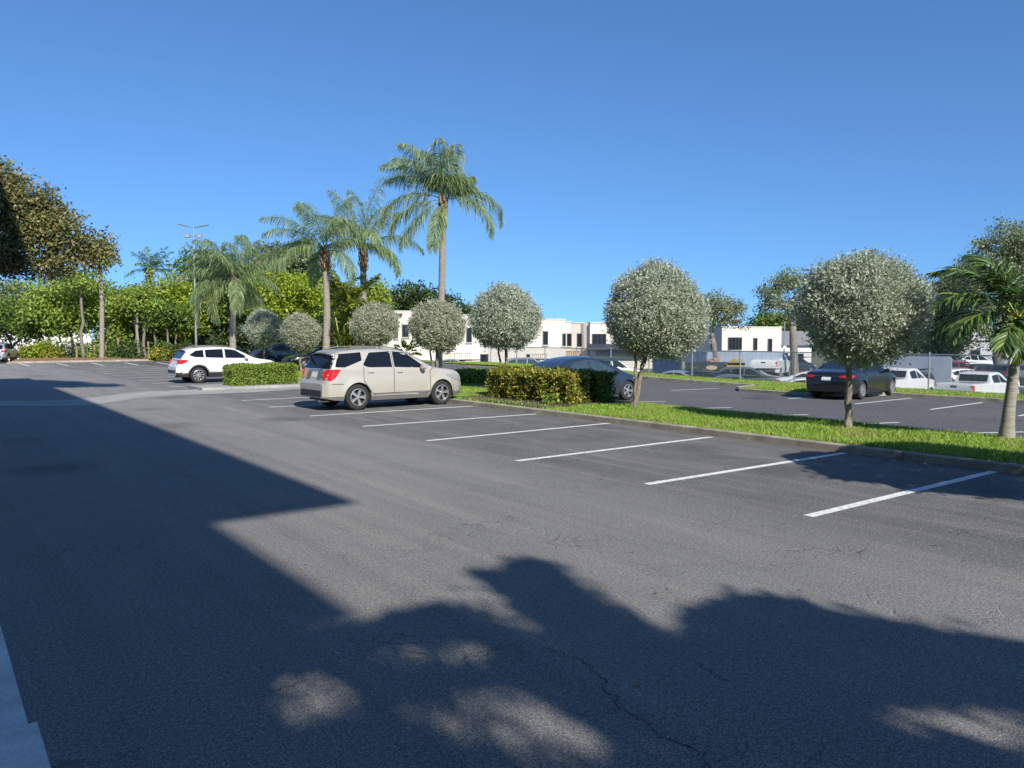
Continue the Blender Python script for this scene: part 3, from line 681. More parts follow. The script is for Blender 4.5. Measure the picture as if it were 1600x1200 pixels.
hedge('box_hedge', 9.55, 12.2, 30.6, 31.7, 0, .88, 'hedge', 'neat light green box hedge beside the white SUV, above the concrete swale', 17000, .075, .035, seed=4)
hedge('croton_hedge', 14.15, 14.95, 16.15, 20.1, .1, 1.0, 'croton', 'loose yellow and red croton hedge beside the bonnet of the beige SUV', 15000, .085, .06, seed=5)
hedge('box_hedge', 15.15, 15.85, 16.1, 20.3, .1, .98, 'green', 'dark box hedge in tree shade, between the croton hedge and the blue-grey car', 14000, .075, .04, seed=6)
hedge('box_hedge', 17.3, 18.6, 25.7, 27.4, .08, .62, 'hedge', 'low green hedge on the lawn, seen past the front of the beige SUV', 9000, .09, .05, seed=7)
mb = MB(); mb.prism([(p.x, p.y) for p in (W(8.3, 30.1), W(12.7, 30.0), W(12.7, 32.2), W(8.3, 32.2))], -.04, .1); mb.build('kerb', M['concrete'])['kind'] = 'structure'
# small fan plants and weeds at the croton's foot
mb = MB(); pp = W(13.9, 16.7, .12)
bl = [(pp.x, pp.y, .25, .22, .22, .18)]
cr = crown_mesh('weed_clump', bl, 40, 8, .09, M['hedge'], None, .06, seed=9); tag(cr, 'small green weed clump at the right foot of the croton hedge', 'weed')

# ------------------------------------------------------------------ cars
def smooth_interp(xs, pts, s=.06):
    y = np.interp(xs, [p[0] for p in pts], [p[1] for p in pts])
    if s <= 0: return y
    dx = xs[1] - xs[0]; k = max(1, int(3 * s / dx)); w = np.exp(-.5 * (np.arange(-k, k + 1) * dx / s) ** 2); w /= w.sum()
    return np.convolve(np.pad(y, k, mode='edge'), w, mode='valid')
class Shape:
    def __init__(s, sp):
        s.sp = sp; L = s.L = sp['L']; s.hw = sp['W'] / 2; s.xs = np.linspace(0, L, 481)
        s.zt = smooth_interp(s.xs, sp['top'], sp.get('sm', .05)); s.bl = smooth_interp(s.xs, sp['belt'], .1)
        s.pl = smooth_interp(s.xs, sp['plan'], .05); s.th = sp.get('th', .42)
    def ztop(s, x): return np.interp(x, s.xs, s.zt)
    def zbot(s, x):
        z = np.interp(x, *zip(*s.sp['sill']))
        for xw in s.sp['wheels']:
            ra = s.sp['Ra']; d = np.abs(np.asarray(x) - xw); z = np.where(d < ra, np.maximum(z, s.sp['Rw'] + np.sqrt(np.maximum(ra * ra - d * d, 0))), z)
        return z
    def Y(s, x, z):
        x = np.asarray(x, float); z = np.asarray(z, float); p = np.interp(x, s.xs, s.pl); zb = np.interp(x, s.xs, s.bl)
        lo = np.interp(z, [.15, .3, .5, .68, .85, 1.0], [.90, .95, .985, 1, .995, .975])
        y = s.hw * p * np.where(z > zb, np.interp(zb, [.15, .3, .5, .68, .85, 1.0], [.90, .95, .985, 1, .995, .975]), lo)
        y = y - np.where(z > zb, (z - zb) * s.th + .02 * np.clip((z - zb) / .05, 0, 1), 0)
        for xw in s.sp['wheels']:
            dd = np.sqrt((x - xw) ** 2 + (z - s.sp['Rw']) ** 2) - s.sp['Ra']; y = y + s.sp.get('flare', .02) * np.exp(-(np.clip(dd, 0, 9) / .09) ** 2) * (z < zb)
        zt = s.ztop(x); r = s.sp.get('r', .11); q = np.clip((z - (zt - r)) / r, 0, 1); y = y - r * s.sp.get('kr', 1.3) * (1 - np.sqrt(np.maximum(0, 1 - q * q)))
        return np.maximum(y, .02)
    def rear(s, y, z):
        ok = (s.zt >= z) & (s.Y(s.xs, np.full_like(s.xs, z)) >= abs(y)); i = np.argmax(ok); return s.xs[i] if ok.any() else 0
    def front(s, y, z):
        ok = ((s.zt >= z) & (s.Y(s.xs, np.full_like(s.xs, z)) >= abs(y)))[::-1]; i = np.argmax(ok); return s.xs[::-1][i] if ok.any() else s.L
def side_patch(mb, S, lo, hi, sd, off=.006, nx=10, nz=5, m=0):
    x0, x1 = lo[0][0], lo[-1][0]; xs = np.linspace(x0, x1, nx + 1); zl = np.interp(xs, *zip(*lo)); zh = np.interp(xs, *zip(*hi)); vs = []
    for x, a, b in zip(xs, zl, zh):
        for k in range(nz + 1):
            z = a + (b - a) * k / nz; vs.append((x, sd * (float(S.Y(x, z)) + off), z))
    n = nz + 1; fs = [(i * n + k, (i + 1) * n + k, (i + 1) * n + k + 1, i * n + k + 1) for i in range(nx) for k in range(nz)]
    if sd > 0: fs = [f[::-1] for f in fs]
    mb.add(vs, fs, m)
def end_patch(mb, S, lo, hi, end='rear', off=.008, ny=10, nz=5, m=0):
    """lo / hi: polylines (y, z)"""
    ys = np.linspace(lo[0][0], lo[-1][0], ny + 1); zl = np.interp(ys, *zip(*lo)); zh = np.interp(ys, *zip(*hi)); vs = []
    for y, a, b in zip(ys, zl, zh):
        for k in range(nz + 1):
            z = a + (b - a) * k / nz
            vs.append((S.rear(y, z) - off, y, z) if end == 'rear' else (S.front(y, z) + off, y, z + off * .6))
    n = nz + 1; fs = [(i * n + k, i * n + k + 1, (i + 1) * n + k + 1, (i + 1) * n + k) for i in range(ny) for k in range(nz)]
    if end != 'rear': fs = [f[::-1] for f in fs]
    mb.add(vs, fs, m)
def wheel_mesh(R_, wdt, spokes, detail):
    ty = MB(); w = wdt / 2; rr = R_ * .66
    prof = [(rr, -w * .9), (R_ * .80, -w), (R_ * .93, -w * .95), (R_ * .985, -w * .78), (R_, -w * .4), (R_, w * .4), (R_ * .985, w * .78), (R_ * .93, w * .95), (R_ * .80, w), (rr, w * .9)]
    ty.lathe(prof, 32 if detail else 18, 0, 'Y')
    rm = MB(); y = w * .80
    rm.lathe([(rr * .95, y - .08), (0.001, y - .08)], 24, 1, 'Y')
    rm.lathe([(rr, y - .03), (rr * 1.01, y + .03), (rr * .93, y + .035), (rr * .9, y - .02)], 32 if detail else 18, 0, 'Y')
    rm.lathe([(R_ * .13, y - .07), (R_ * .13, y + .015), (.001, y + .02)], 14, 0, 'Y')
    for k in range(spokes):
        a = 2 * math.pi * k / spokes
        for s in ((-.11, .11) if detail and spokes <= 6 else (0,)):
            d = Vector((math.cos(a + s), 0, math.sin(a + s))); t = Vector((-math.sin(a + s), 0, math.cos(a + s)))
            w0, w1 = R_ * .055, R_ * (.05 if detail else .075)
            p0, p1 = d * R_ * .1, d * rr * .95; vs = []
            for p, ww, yy in ((p0, w0, y + .01), (p1, w1, y + .005)):
                vs += [p - t * ww + Vector((0, yy, 0)), p + t * ww + Vector((0, yy, 0)), p + t * ww * 1.2 + Vector((0, yy - .05, 0)), p - t * ww * 1.2 + Vector((0, yy - .05, 0))]
            rm.add(vs, [(0, 1, 5, 4), (1, 2, 6, 5), (3, 0, 4, 7)], 0)
    return ty, rm
def make_car(name, label, cat, sp, paintm, loc, head, group=None, detail=True, glass='glass', rimm='alloy'):
    """head: compass heading of the nose in degrees clockwise from +Y; loc: ground point under the car's middle"""
    S = Shape(sp); L = S.L; root = empty(name, loc, math.pi / 2 - R(head), label, cat, group)
    sub = bpy.data.objects                                             # parts are built around the middle of the car
    xs = set(np.linspace(0, L, 58 if detail else 34)); xs |= {.006, .02, .04, .07, .11, L - .006, L - .02, L - .05, L - .09}
    for xw in sp['wheels']:
        for a in np.linspace(0, math.pi, 22 if detail else 12): xs.add(xw + sp['Ra'] * math.cos(a) * .9999)
    for (xa, za), (xb, zb_) in zip(sp['top'][:-1], sp['top'][1:]):
        k_ = max(1, int(abs(zb_ - za) / (.03 if detail else .07))); xs |= set(np.linspace(xa, xb, k_ + 1))
    xs = np.array(sorted(x for x in xs if 0 <= x <= L)); rows = 20 if detail else 12
    body = MB(); vs = []; t = np.linspace(0, 1, rows); t = 1 - (1 - t) ** 1.7; crown = (.0, .55, .85, 1.0)
    for x in xs:
        zb, zt = float(S.zbot(x)), float(S.ztop(x)); zz = zb + (zt - zb) * t; yy = S.Y(np.full(rows, x), zz)
        sl = abs(float(S.ztop(x + .02)) - float(S.ztop(x - .02))) / .04; cb_ = 1 / (1 + (2.2 * sl) ** 2)
        half = [(max(.05, yy[0] - .16), zb + .005)] + list(zip(yy, zz)) + [(yy[-1] * k, zt + (.012 * c + (.018 * c if zt > 1.2 else .006 * c)) * cb_) for k, c in ((.75, .5), (.4, .85))]
        ring = half + [(0, zt + (.03 if zt > 1.2 else .018) * cb_)] + [(-a, b) for a, b in half[::-1]]
        vs += [(x - L / 2, a, b) for a, b in ring]
    n = len(half) * 2 + 1
    fs, ms = [], []
    for i in range(len(xs) - 1):
        for k in range(n - 1):
            f = (i * n + k, i * n + k + 1, (i + 1) * n + k + 1, (i + 1) * n + k); c = [vs[q] for q in f]; cx = sum(q[0] for q in c) / 4 + L / 2; cz = sum(q[2] for q in c) / 4
            m_ = 0
            if cz < sp.get('clad', .0): m_ = 1
            for xw in sp['wheels']:
                if math.hypot(cx - xw, cz - sp['Rw']) < sp['Ra'] + sp.get('archclad', 0) and cz < 1.0 and sp.get('archclad', 0): m_ = 1
            fs.append(f); ms.append(m_)
    body.v = vs; body.f = fs; body.m = ms
    body.add([], []); body.f.append(tuple(range(n))[::-1]); body.m.append(1 if False else 0); body.f.append(tuple(range((len(xs) - 1) * n, len(xs) * n))); body.m.append(0)
    body.build('body', [M[paintm], M[sp.get('cladmat', 'trim')]], root, True, 32)
    def put(mb, nm, mats, smooth=True, parent=root, sharp=35):
        for i, p in enumerate(mb.v): mb.v[i] = (p[0] - L / 2, p[1], p[2])
        return mb.build(nm, mats, parent, smooth, sharp)
    ub = MB(); ub.box((L / 2, 0, .50), (L - .5, S.hw * 1.36, .5)); put(ub, 'underbody', M['trim'], False)
    for nm, lo, hi in sp['windows']:
        for sd in (-1, 1):
            w = MB(); side_patch(w, S, lo, hi, sd, .005, 12 if detail else 6, 5 if detail else 3); put(w, 'window', M[glass])
    for nm, end, lo, hi in sp['glass_ends']:
        w = MB(); end_patch(w, S, lo, hi, end, .014, 14 if detail else 8, 8 if detail else 4); put(w, nm, M[glass])
    for nm, lo, hi, mt in sp.get('side_bits', []):
        for sd in (-1, 1):
            w = MB(); side_patch(w, S, lo, hi, sd, .012, 12, 6); put(w, nm, M[mt])
    for nm, end, lo, hi, mt in sp.get('end_bits', []):
        w = MB(); end_patch(w, S, lo, hi, end, .016, 10, 4); put(w, nm, M[mt])
    if detail:
        for x0, z0, x1, z1 in sp.get('seams', []):
            for sd in (-1, 1):
                sm = MB(); k = 12; vs = []
                dx, dz = x1 - x0, z1 - z0; q = math.hypot(dx, dz); nx, nz = -dz / q * .008, dx / q * .008
                for i in range(k + 1):
                    x, z = x0 + dx * i / k, z0 + dz * i / k
                    for e in (-1, 1): vs.append((x + nx * e, sd * (float(S.Y(x + nx * e, z + nz * e)) + .003), z + nz * e))
                fs = [(2 * i, 2 * i + 1, 2 * i + 3, 2 * i + 2) for i in range(k)]; sm.add(vs, fs if sd > 0 else [f[::-1] for f in fs]); put(sm, 'door_seam', M['seam'], False)
        for x, z in sp.get('handles', []):
            for sd in (-1, 1):
                h = MB(); y = float(S.Y(x, z)); h.tube([(x - .09, sd * (y - .005), z), (x - .06, sd * (y + .03), z + .005), (x + .06, sd * (y + .03), z + .005), (x + .09, sd * (y - .005), z)], [.012, .017, .017, .012], 8); put(h, 'door_handle', M[paintm])
        if 'mirror' in sp:
            x, z = sp['mirror']
            for sd in (-1, 1):
                h = MB(); y = float(S.Y(x, z)); h.ellipsoid((x, sd * (y + .12), z + .05), (.09, .13, .085)); h.box((x + .01, sd * (y + .03), z), (.06, .12, .03)); put(h, 'mirror', M[paintm])
        if 'rails' in sp:
            x0, x1 = sp['rails']
            for sd in (-1, 1):
                h = MB(); pts = [(x, sd * (float(S.Y(x, S.ztop(x) - .03)) - .10), float(S.ztop(x)) + .012 + .045 * min(1, 6 * k / 14, 6 * (14 - k) / 14)) for k, x in enumerate(np.linspace(x0, x1, 15))]
                h.tube(pts, .02, 6); put(h, 'roof_rail', M['greytrim'])
        if 'spoiler' in sp:
            x, z, w_ = sp['spoiler']; h = MB(); k = 10; vs = []
            for i in range(k + 1):
                y = -w_ + 2 * w_ * i / k; e = .05 * (abs(y) / w_) ** 2
                vs += [(x + .28, y, z + .012 - e), (x - .06 + e, y, z - .02 - e), (x - .05 + e, y, z - .05 - e), (x + .2, y, z - .06 - e)]
            h.add(vs, [(4 * i + a, 4 * i + (a + 1) % 4, 4 * i + 4 + (a + 1) % 4, 4 * i + 4 + a) for i in range(k) for a in range(4)] + [(0, 1, 2, 3), (4 * k + 3, 4 * k + 2, 4 * k + 1, 4 * k)]); put(h, 'spoiler', M[paintm])
        if sp.get('exhaust'):
            h = MB(); h.tube([(-.02, -.52, .27), (.3, -.52, .27)], .035, 10); put(h, 'exhaust_pipe', M['chrome'])
    ty, rm = wheel_mesh(sp['Rw'], .23, sp.get('spokes', 5), detail)
    proto = None
    for xw in sp['wheels']:
        for sd in (-1, 1):
            if proto is None:
                w = ty.build('wheel', M['tyre'], root, True, 40); r_ = rm.build('rim', [M[rimm], M['trim']], w, True, 30); proto = (w, r_)
            else:
                w = proto[0].copy(); COL.objects.link(w); w.parent = root; r_ = proto[1].copy(); COL.objects.link(r_); r_.parent = w
            w.location = (xw - L / 2, sd * (S.hw - .125), sp['Rw']); w.rotation_euler = (0, random.uniform(0, 1), 0 if sd > 0 else math.pi)
    return root
def mir(l): return l
SUV = dict(L=4.77, W=1.84, wheels=(.99, 3.85), Rw=.355, Ra=.415, th=.36, r=.10, kr=1.15, flare=.028, clad=.40, cladmat='greytrim', spokes=5,
    top=[(0, .70), (.04, .80), (.10, .86), (.17, 1.13), (.40, 1.57), (.55, 1.635), (1.0, 1.672), (1.7, 1.69), (2.4, 1.665), (2.72, 1.60), (3.55, 1.16), (3.75, 1.115), (4.35, 1.04), (4.58, .965), (4.70, .85), (4.77, .64)],
    belt=[(0, 1.16), (1.2, 1.15), (3.4, 1.08), (4.77, 1.02)],
    plan=[(0, .72), (.03, .80), (.12, .90), (.35, .97), (.9, 1), (3.6, 1), (4.2, .96), (4.5, .89), (4.68, .79), (4.77, .64)],
    sill=[(0, .36), (.3, .30), (.6, .27), (1.4, .25), (3.4, .25), (4.4, .25), (4.77, .30)],
    windows=[('quarter', [(.33, 1.20), (.62, 1.19), (1.17, 1.375)], [(.33, 1.22), (.47, 1.555), (1.17, 1.60)]),
             ('rear', [(1.20, 1.235), (1.32, 1.18), (2.13, 1.165)], [(1.20, 1.27), (1.44, 1.585), (2.13, 1.615)]),
             ('front', [(2.21, 1.165), (3.10, 1.13), (3.24, 1.125)], [(2.21, 1.615), (2.66, 1.565), (3.24, 1.16)])],
    glass_ends=[('rear_window', 'rear', [(-.78, 1.16), (.78, 1.16)], [(-.66, 1.50), (-.55, 1.54), (.55, 1.54), (.66, 1.50)]), ('windscreen', 'front', [(-.72, 1.17), (-.4, 1.13), (.4, 1.13), (.72, 1.17)], [(-.55, 1.585), (.55, 1.585)])],
    side_bits=[('tail_light', [(.055, .86), (.18, .83), (.30, .90), (.46, 1.11)], [(.055, 1.08), (.16, 1.14), (.34, 1.15), (.46, 1.13)], 'redlens'),
               ('headlight', [(4.02, .90), (4.3, .77), (4.66, .68)], [(4.02, .92), (4.3, .93), (4.66, .82)], 'clearlens'), ('sill_strip', [(1.46, .405), (3.40, .405)], [(1.46, .43), (3.40, .43)], 'chrome')],
    end_bits=[('license_plate', 'rear', [(-.17, .90), (.17, .90)], [(-.17, 1.03), (.17, 1.03)], 'plate'), ('plate_recess', 'rear', [(-.45, .845), (-.21, .845)], [(-.45, 1.06), (-.21, 1.06)], 'greytrim'), ('plate_recess', 'rear', [(.21, .845), (.45, .845)], [(.21, 1.06), (.45, 1.06)], 'greytrim'),
              ('chrome_bar', 'rear', [(-.45, 1.085), (.45, 1.085)], [(-.45, 1.11), (.45, 1.11)], 'chrome'), ('bumper_insert', 'rear', [(-.62, .38), (.62, .38)], [(-.62, .56), (.62, .56)], 'trim'), ('bumper_strip', 'rear', [(-.55, .585), (.55, .585)], [(-.55, .605), (.55, .605)], 'chrome'),
              ('grille', 'front', [(-.45, .55), (.45, .55)], [(-.45, .76), (.45, .76)], 'trim')],
    seams=[(1.19, 1.22, 1.17, .80), (1.17, .80, 1.45, .44), (2.17, 1.60, 2.17, .43), (3.42, 1.05, 3.42, .45), (1.45, .44, 3.42, .44), (3.42, 1.05, 3.55, 1.12), (.20, .745, .56, .735)],
    handles=[(1.42, 1.04), (2.38, 1.02)], mirror=(3.12, 1.10), rails=(.75, 2.45), spoiler=(.33, 1.615, .60), exhaust=True)
def rescale(sp, kx, kz):
    P2 = lambda l: [(x * kx, z * kz) for x, z in l]
    sp['L'] *= kx; sp['wheels'] = tuple(w * kx for w in sp['wheels'])
    for q in ('top', 'belt', 'sill'): sp[q] = P2(sp[q])
    sp['plan'] = [(x * kx, y) for x, y in sp['plan']]; sp['windows'] = [(n, P2(a), P2(b)) for n, a, b in sp['windows']]
    sp['side_bits'] = [(n, P2(a), P2(b), m) for n, a, b, m in sp['side_bits']]; sp['seams'] = [(a * kx, b * kz, c * kx, d * kz) for a, b, c, d in sp['seams']]
    sp['handles'] = P2(sp['handles']); sp['mirror'] = (sp['mirror'][0] * kx, sp['mirror'][1] * kz); sp['rails'] = (sp['rails'][0] * kx, sp['rails'][1] * kx); a, b, c = sp['spoiler']; sp['spoiler'] = (a * kx, b * kz, c)
    sp['glass_ends'] = [(n, e, [(y, z * kz) for y, z in a], [(y, z * kz) for y, z in b]) for n, e, a, b in sp['glass_ends']]
    return sp
import copy as _cp
def variant(base, **k): s = _cp.deepcopy(base); s.update(k); return s
X1 = variant(SUV, L=4.48, W=1.80, wheels=(.88, 3.64), Rw=.345, Ra=.40, clad=.46, cladmat='trim', archclad=.055, spokes=10, th=.40,
    top=[(0, .66), (.04, .78), (.12, .84), (.20, 1.06), (.48, 1.43), (.66, 1.49), (1.1, 1.53), (1.7, 1.545), (2.25, 1.525), (2.55, 1.47), (3.30, 1.07), (3.5, 1.02), (4.1, .93), (4.33, .83), (4.43, .70), (4.48, .58)],
    belt=[(0, 1.08), (1.2, 1.06), (3.2, 1.0), (4.48, .9)], plan=[(0, .72), (.03, .80), (.12, .90), (.35, .97), (.9, 1), (3.4, 1), (3.9, .96), (4.2, .89), (4.4, .79), (4.48, .64)],
    sill=[(0, .34), (.3, .28), (.6, .25), (1.3, .24), (3.2, .24), (4.2, .25), (4.48, .30)],
    windows=[('quarter', [(.55, 1.19), (.75, 1.12), (1.12, 1.10)], [(.55, 1.24), (.80, 1.40), (1.12, 1.43)]), ('rear', [(1.19, 1.10), (1.95, 1.07)], [(1.19, 1.435), (1.95, 1.46)]), ('front', [(2.03, 1.07), (2.95, 1.045), (3.02, 1.04)], [(2.03, 1.46), (2.45, 1.43), (3.02, 1.08)])],
    glass_ends=[('rear_window', 'rear', [(-.66, 1.07), (.66, 1.07)], [(-.56, 1.36), (-.45, 1.39), (.45, 1.39), (.56, 1.36)]), ('windscreen', 'front', [(-.7, 1.10), (-.4, 1.07), (.4, 1.07), (.7, 1.10)], [(-.53, 1.45), (.53, 1.45)])],
    side_bits=[('tail_light', [(.055, .84), (.2, .83), (.45, .93)], [(.055, .99), (.2, 1.02), (.45, 1.0)], 'redlens'), ('headlight', [(3.85, .80), (4.1, .70), (4.36, .66)], [(3.85, .82), (4.1, .86), (4.36, .76)], 'clearlens')],
    end_bits=[('license_plate', 'rear', [(-.17, .80), (.17, .80)], [(-.17, .92), (.17, .92)], 'plate'), ('plate_recess', 'rear', [(-.5, .98), (.5, .98)], [(-.5, 1.0), (.5, 1.0)], 'seam'), ('bumper_insert', 'rear', [(-.6, .42), (.6, .42)], [(-.6, .56), (.6, .56)], 'trim'), ('bumper_strip', 'rear', [(-.5, .44), (-.3, .44)], [(-.5, .5), (-.3, .5)], 'chrome'), ('grille', 'front', [(-.35, .56), (.35, .56)], [(-.35, .76), (.35, .76)], 'trim')],
    seams=[(1.16, 1.1, 1.12, .75), (1.12, .75, 1.38, .5), (2.0, 1.46, 2.0, .5), (3.2, 1.0, 3.2, .5), (1.38, .5, 3.2, .5)], handles=[(1.3, .97), (2.2, .95)], mirror=(2.92, 1.03), rails=(.7, 2.3), spoiler=(.42, 1.475, .56))
FAST = variant(SUV, L=4.72, W=1.90, wheels=(.94, 3.82), Rw=.35, Ra=.40, clad=.30, cladmat='trim', spokes=5, th=.44, r=.12, sm=.12,
    top=[(0, .66), (.05, .84), (.12, 1.0), (.35, 1.12), (.9, 1.38), (1.4, 1.53), (1.95, 1.60), (2.4, 1.58), (2.9, 1.44), (3.72, 1.05), (4.2, .92), (4.5, .80), (4.66, .66), (4.72, .55)],
    belt=[(0, 1.08), (1.2, 1.05), (3.4, .96), (4.72, .9)], plan=[(0, .72), (.05, .82), (.2, .92), (.5, .98), (1, 1), (3.5, 1), (4.1, .95), (4.45, .87), (4.63, .76), (4.72, .6)],
    sill=[(0, .34), (.3, .26), (.6, .22), (1.4, .2), (3.3, .2), (4.4, .22), (4.72, .3)],
    windows=[('rear', [(.98, 1.16), (1.2, 1.07), (2.02, 1.055)], [(.98, 1.20), (1.45, 1.42), (2.02, 1.49)]), ('front', [(2.07, 1.055), (3.0, 1.025), (3.3, 1.02)], [(2.07, 1.49), (2.6, 1.42), (3.3, 1.05)])],
    glass_ends=[('rear_window', 'rear', [(-.68, 1.14), (.68, 1.14)], [(-.5, 1.50), (.5, 1.50)]), ('windscreen', 'front', [(-.75, 1.06), (.75, 1.06)], [(-.52, 1.50), (.52, 1.50)])],
    side_bits=[('tail_light', [(.10, .88), (.5, .97)], [(.10, .98), (.5, 1.0)], 'redlens'), ('headlight', [(4.1, .78), (4.58, .62)], [(4.1, .84), (4.58, .72)], 'clearlens')],
    end_bits=[('license_plate', 'rear', [(-.17, .72), (.17, .72)], [(-.17, .84), (.17, .84)], 'plate')],
    seams=[(1.3, 1.04, 1.25, .6), (2.04, 1.49, 2.04, .3), (3.35, 1.0, 3.3, .35)], handles=[(1.5, .93), (2.3, .91)], mirror=(3.15, 1.0))
for k in ('rails', 'spoiler', 'exhaust'): FAST.pop(k, None)
SEDAN = variant(FAST, L=4.85, W=1.85, wheels=(1.05, 3.88), Rw=.335, Ra=.385, clad=.24, th=.50, spokes=10, sm=.07,
    top=[(0, .62), (.04, .90), (.10, .985), (.45, 1.04), (.75, 1.07), (1.55, 1.38), (1.95, 1.44), (2.4, 1.43), (2.75, 1.37), (3.6, 1.0), (4.3, .86), (4.65, .74), (4.8, .62), (4.85, .5)],
    belt=[(0, .97), (1.2, .98), (3.4, .93), (4.85, .8)], plan=[(0, .76), (.04, .84), (.15, .92), (.5, .98), (1, 1), (3.6, 1), (4.2, .95), (4.6, .86), (4.78, .74), (4.85, .6)],
    sill=[(0, .30), (.3, .24), (.6, .2), (1.4, .19), (3.3, .19), (4.5, .2), (4.85, .28)],
    windows=[('rear', [(1.12, 1.06), (1.35, 1.0), (2.1, .985)], [(1.12, 1.09), (1.6, 1.31), (2.1, 1.36)]), ('front', [(2.16, .985), (3.0, .96), (3.28, .955)], [(2.16, 1.36), (2.6, 1.32), (3.28, .98)])],
    glass_ends=[('rear_window', 'rear', [(-.66, 1.09), (.66, 1.09)], [(-.52, 1.36), (.52, 1.36)]), ('windscreen', 'front', [(-.7, 1.0), (.7, 1.0)], [(-.52, 1.37), (.52, 1.37)])],
    side_bits=[('tail_light', [(.03, .80), (.2, .79), (.38, .86)], [(.03, .90), (.2, .91), (.38, .90)], 'redlens'), ('headlight', [(4.25, .70), (4.7, .58)], [(4.25, .76), (4.7, .68)], 'clearlens')],
    end_bits=[('license_plate', 'rear', [(-.17, .71), (.17, .71)], [(-.17, .83), (.17, .83)], 'plate'), ('chrome_bar', 'rear', [(-.45, .86), (.45, .86)], [(-.45, .875), (.45, .875)], 'chrome'), ('tail_light', 'rear', [(-.78, .80), (-.46, .83)], [(-.78, .90), (-.46, .89)], 'redlens'), ('tail_light', 'rear', [(.46, .83), (.78, .80)], [(.46, .89), (.78, .90)], 'redlens')],
    seams=[(1.3, .98, 1.25, .5), (2.13, 1.36, 2.13, .25), (3.35, .93, 3.3, .3)], handles=[(1.5, .87), (2.35, .86)], mirror=(3.1, .96))
FARSEDAN = variant(SEDAN, end_bits=[], clad=.2); FARSUV = variant(X1, archclad=0, end_bits=[], cladmat='trim', spokes=5)
PICKUP = variant(SUV, L=5.6, W=2.0, wheels=(1.15, 4.55), Rw=.40, Ra=.47, clad=.42, th=.36, sm=.03, r=.06,
    top=[(0, .9), (.02, 1.36), (.08, 1.40), (1.95, 1.40), (2.0, 1.42), (2.10, 1.62), (2.22, 1.86), (2.4, 1.92), (3.2, 1.93), (3.5, 1.86), (4.1, 1.40), (4.3, 1.34), (5.2, 1.24), (5.45, 1.12), (5.55, .95), (5.6, .8)],
    belt=[(0, 1.34), (3.6, 1.34), (5.6, 1.2)], plan=[(0, .93), (.05, .97), (.2, 1), (4.9, 1), (5.3, .94), (5.5, .86), (5.6, .74)], sill=[(0, .55), (.4, .5), (1.8, .42), (4, .42), (5.2, .4), (5.6, .45)],
    windows=[('rear', [(2.28, 1.39), (3.02, 1.38)], [(2.28, 1.75), (3.02, 1.82)]), ('front', [(3.1, 1.38), (3.85, 1.36)], [(3.1, 1.82), (3.85, 1.40)])],
    glass_ends=[('rear_window', 'rear', [(-.72, 1.44), (.72, 1.44)], [(-.62, 1.80), (.62, 1.80)]), ('windscreen', 'front', [(-.78, 1.42), (.78, 1.42)], [(-.62, 1.85), (.62, 1.85)])],
    side_bits=[('tail_light', [(.015, .95), (.14, .95)], [(.015, 1.32), (.14, 1.32)], 'redlens'), ('headlight', [(5.1, .9), (5.5, .9)], [(5.1, 1.1), (5.5, 1.05)], 'clearlens')],
    end_bits=[('tailgate_handle', 'rear', [(-.16, 1.20), (.16, 1.20)], [(-.16, 1.29), (.16, 1.29)], 'trim'), ('bumper', 'rear', [(-.85, .56), (.85, .56)], [(-.85, .74), (.85, .74)], 'chrome')],
    seams=[(2.12, 1.36, 2.12, .5), (3.06, 1.82, 3.06, .5), (4.0, 1.36, 3.98, .5), (-0.0 + .18, 1.36, .18, .75)], handles=[(2.35, 1.2), (3.25, 1.2)], mirror=(3.75, 1.38))
for k in ('rails', 'spoiler', 'exhaust'): PICKUP.pop(k, None)

def car_at(u_rear_right, head, L, Wd):
    """ground point of the right rear wheel line -> centre"""
    return None
# beige SUV: right rear wheel touches at photo (557, 641), right front at (693, 632)
def place_by_wheel(gp, sp, head, which=0, side=-1):
    h = R(head); f = Vector((math.sin(h), math.cos(h), 0)); rt = Vector((math.cos(h), -math.sin(h), 0))
    c = Vector(gp) - rt * (sp['W'] / 2 - .125) * (-side) ; return c + f * (sp['L'] / 2 - sp['wheels'][which])
HU = 53.0
SUVB = rescale(_cp.deepcopy(SUV), .962, .985); SUVB['Ra'] = .405
make_car('parked_suv', 'champagne beige SUV with silver roof rails, parked nose to the kerb in the centre', 'car', SUVB, 'beige', place_by_wheel(GP(557, 640.5), SUVB, 50.5), 50.5)
make_car('parked_suv', 'white SUV with black wheel arches, half behind the neat box hedge', 'car', X1, 'carwhite', place_by_wheel(GP(310, 598.5), X1, 53), 53)
make_car('parked_car', 'blue-grey fastback car behind the dark box hedge, front wheel showing', 'car', FAST, 'bluegrey', place_by_wheel(GP(978, 625, -.3), FAST, 53, 1), 53, glass='glassblue')
make_car('parked_sedan', 'black sedan seen from behind, parked under the largest silver globe tree', 'car', SEDAN, 'carblack', place_by_wheel(GP(1343, 624, -.3), SEDAN, 46), 46)
make_car('parked_car', 'dark green car with red tail light, right behind the bonnet of the white SUV', 'car', FAST, 'dkgreen', W(19.6, 51.0, 0), 53, detail=False)
make_car('parked_sedan', 'black car facing left, half hidden behind the rear of the beige SUV', 'car', SEDAN, 'carblack', W(19.6, 45.2, 0), 53 + 180, detail=True)
p = GP(4, 568.5); make_car('parked_suv', 'silver SUV seen from behind, cut off by the left edge of the photo', 'car', X1, 'carsilver', Vector((p.x - 1.5, p.y + 2.0, 0)), -20, detail=True)
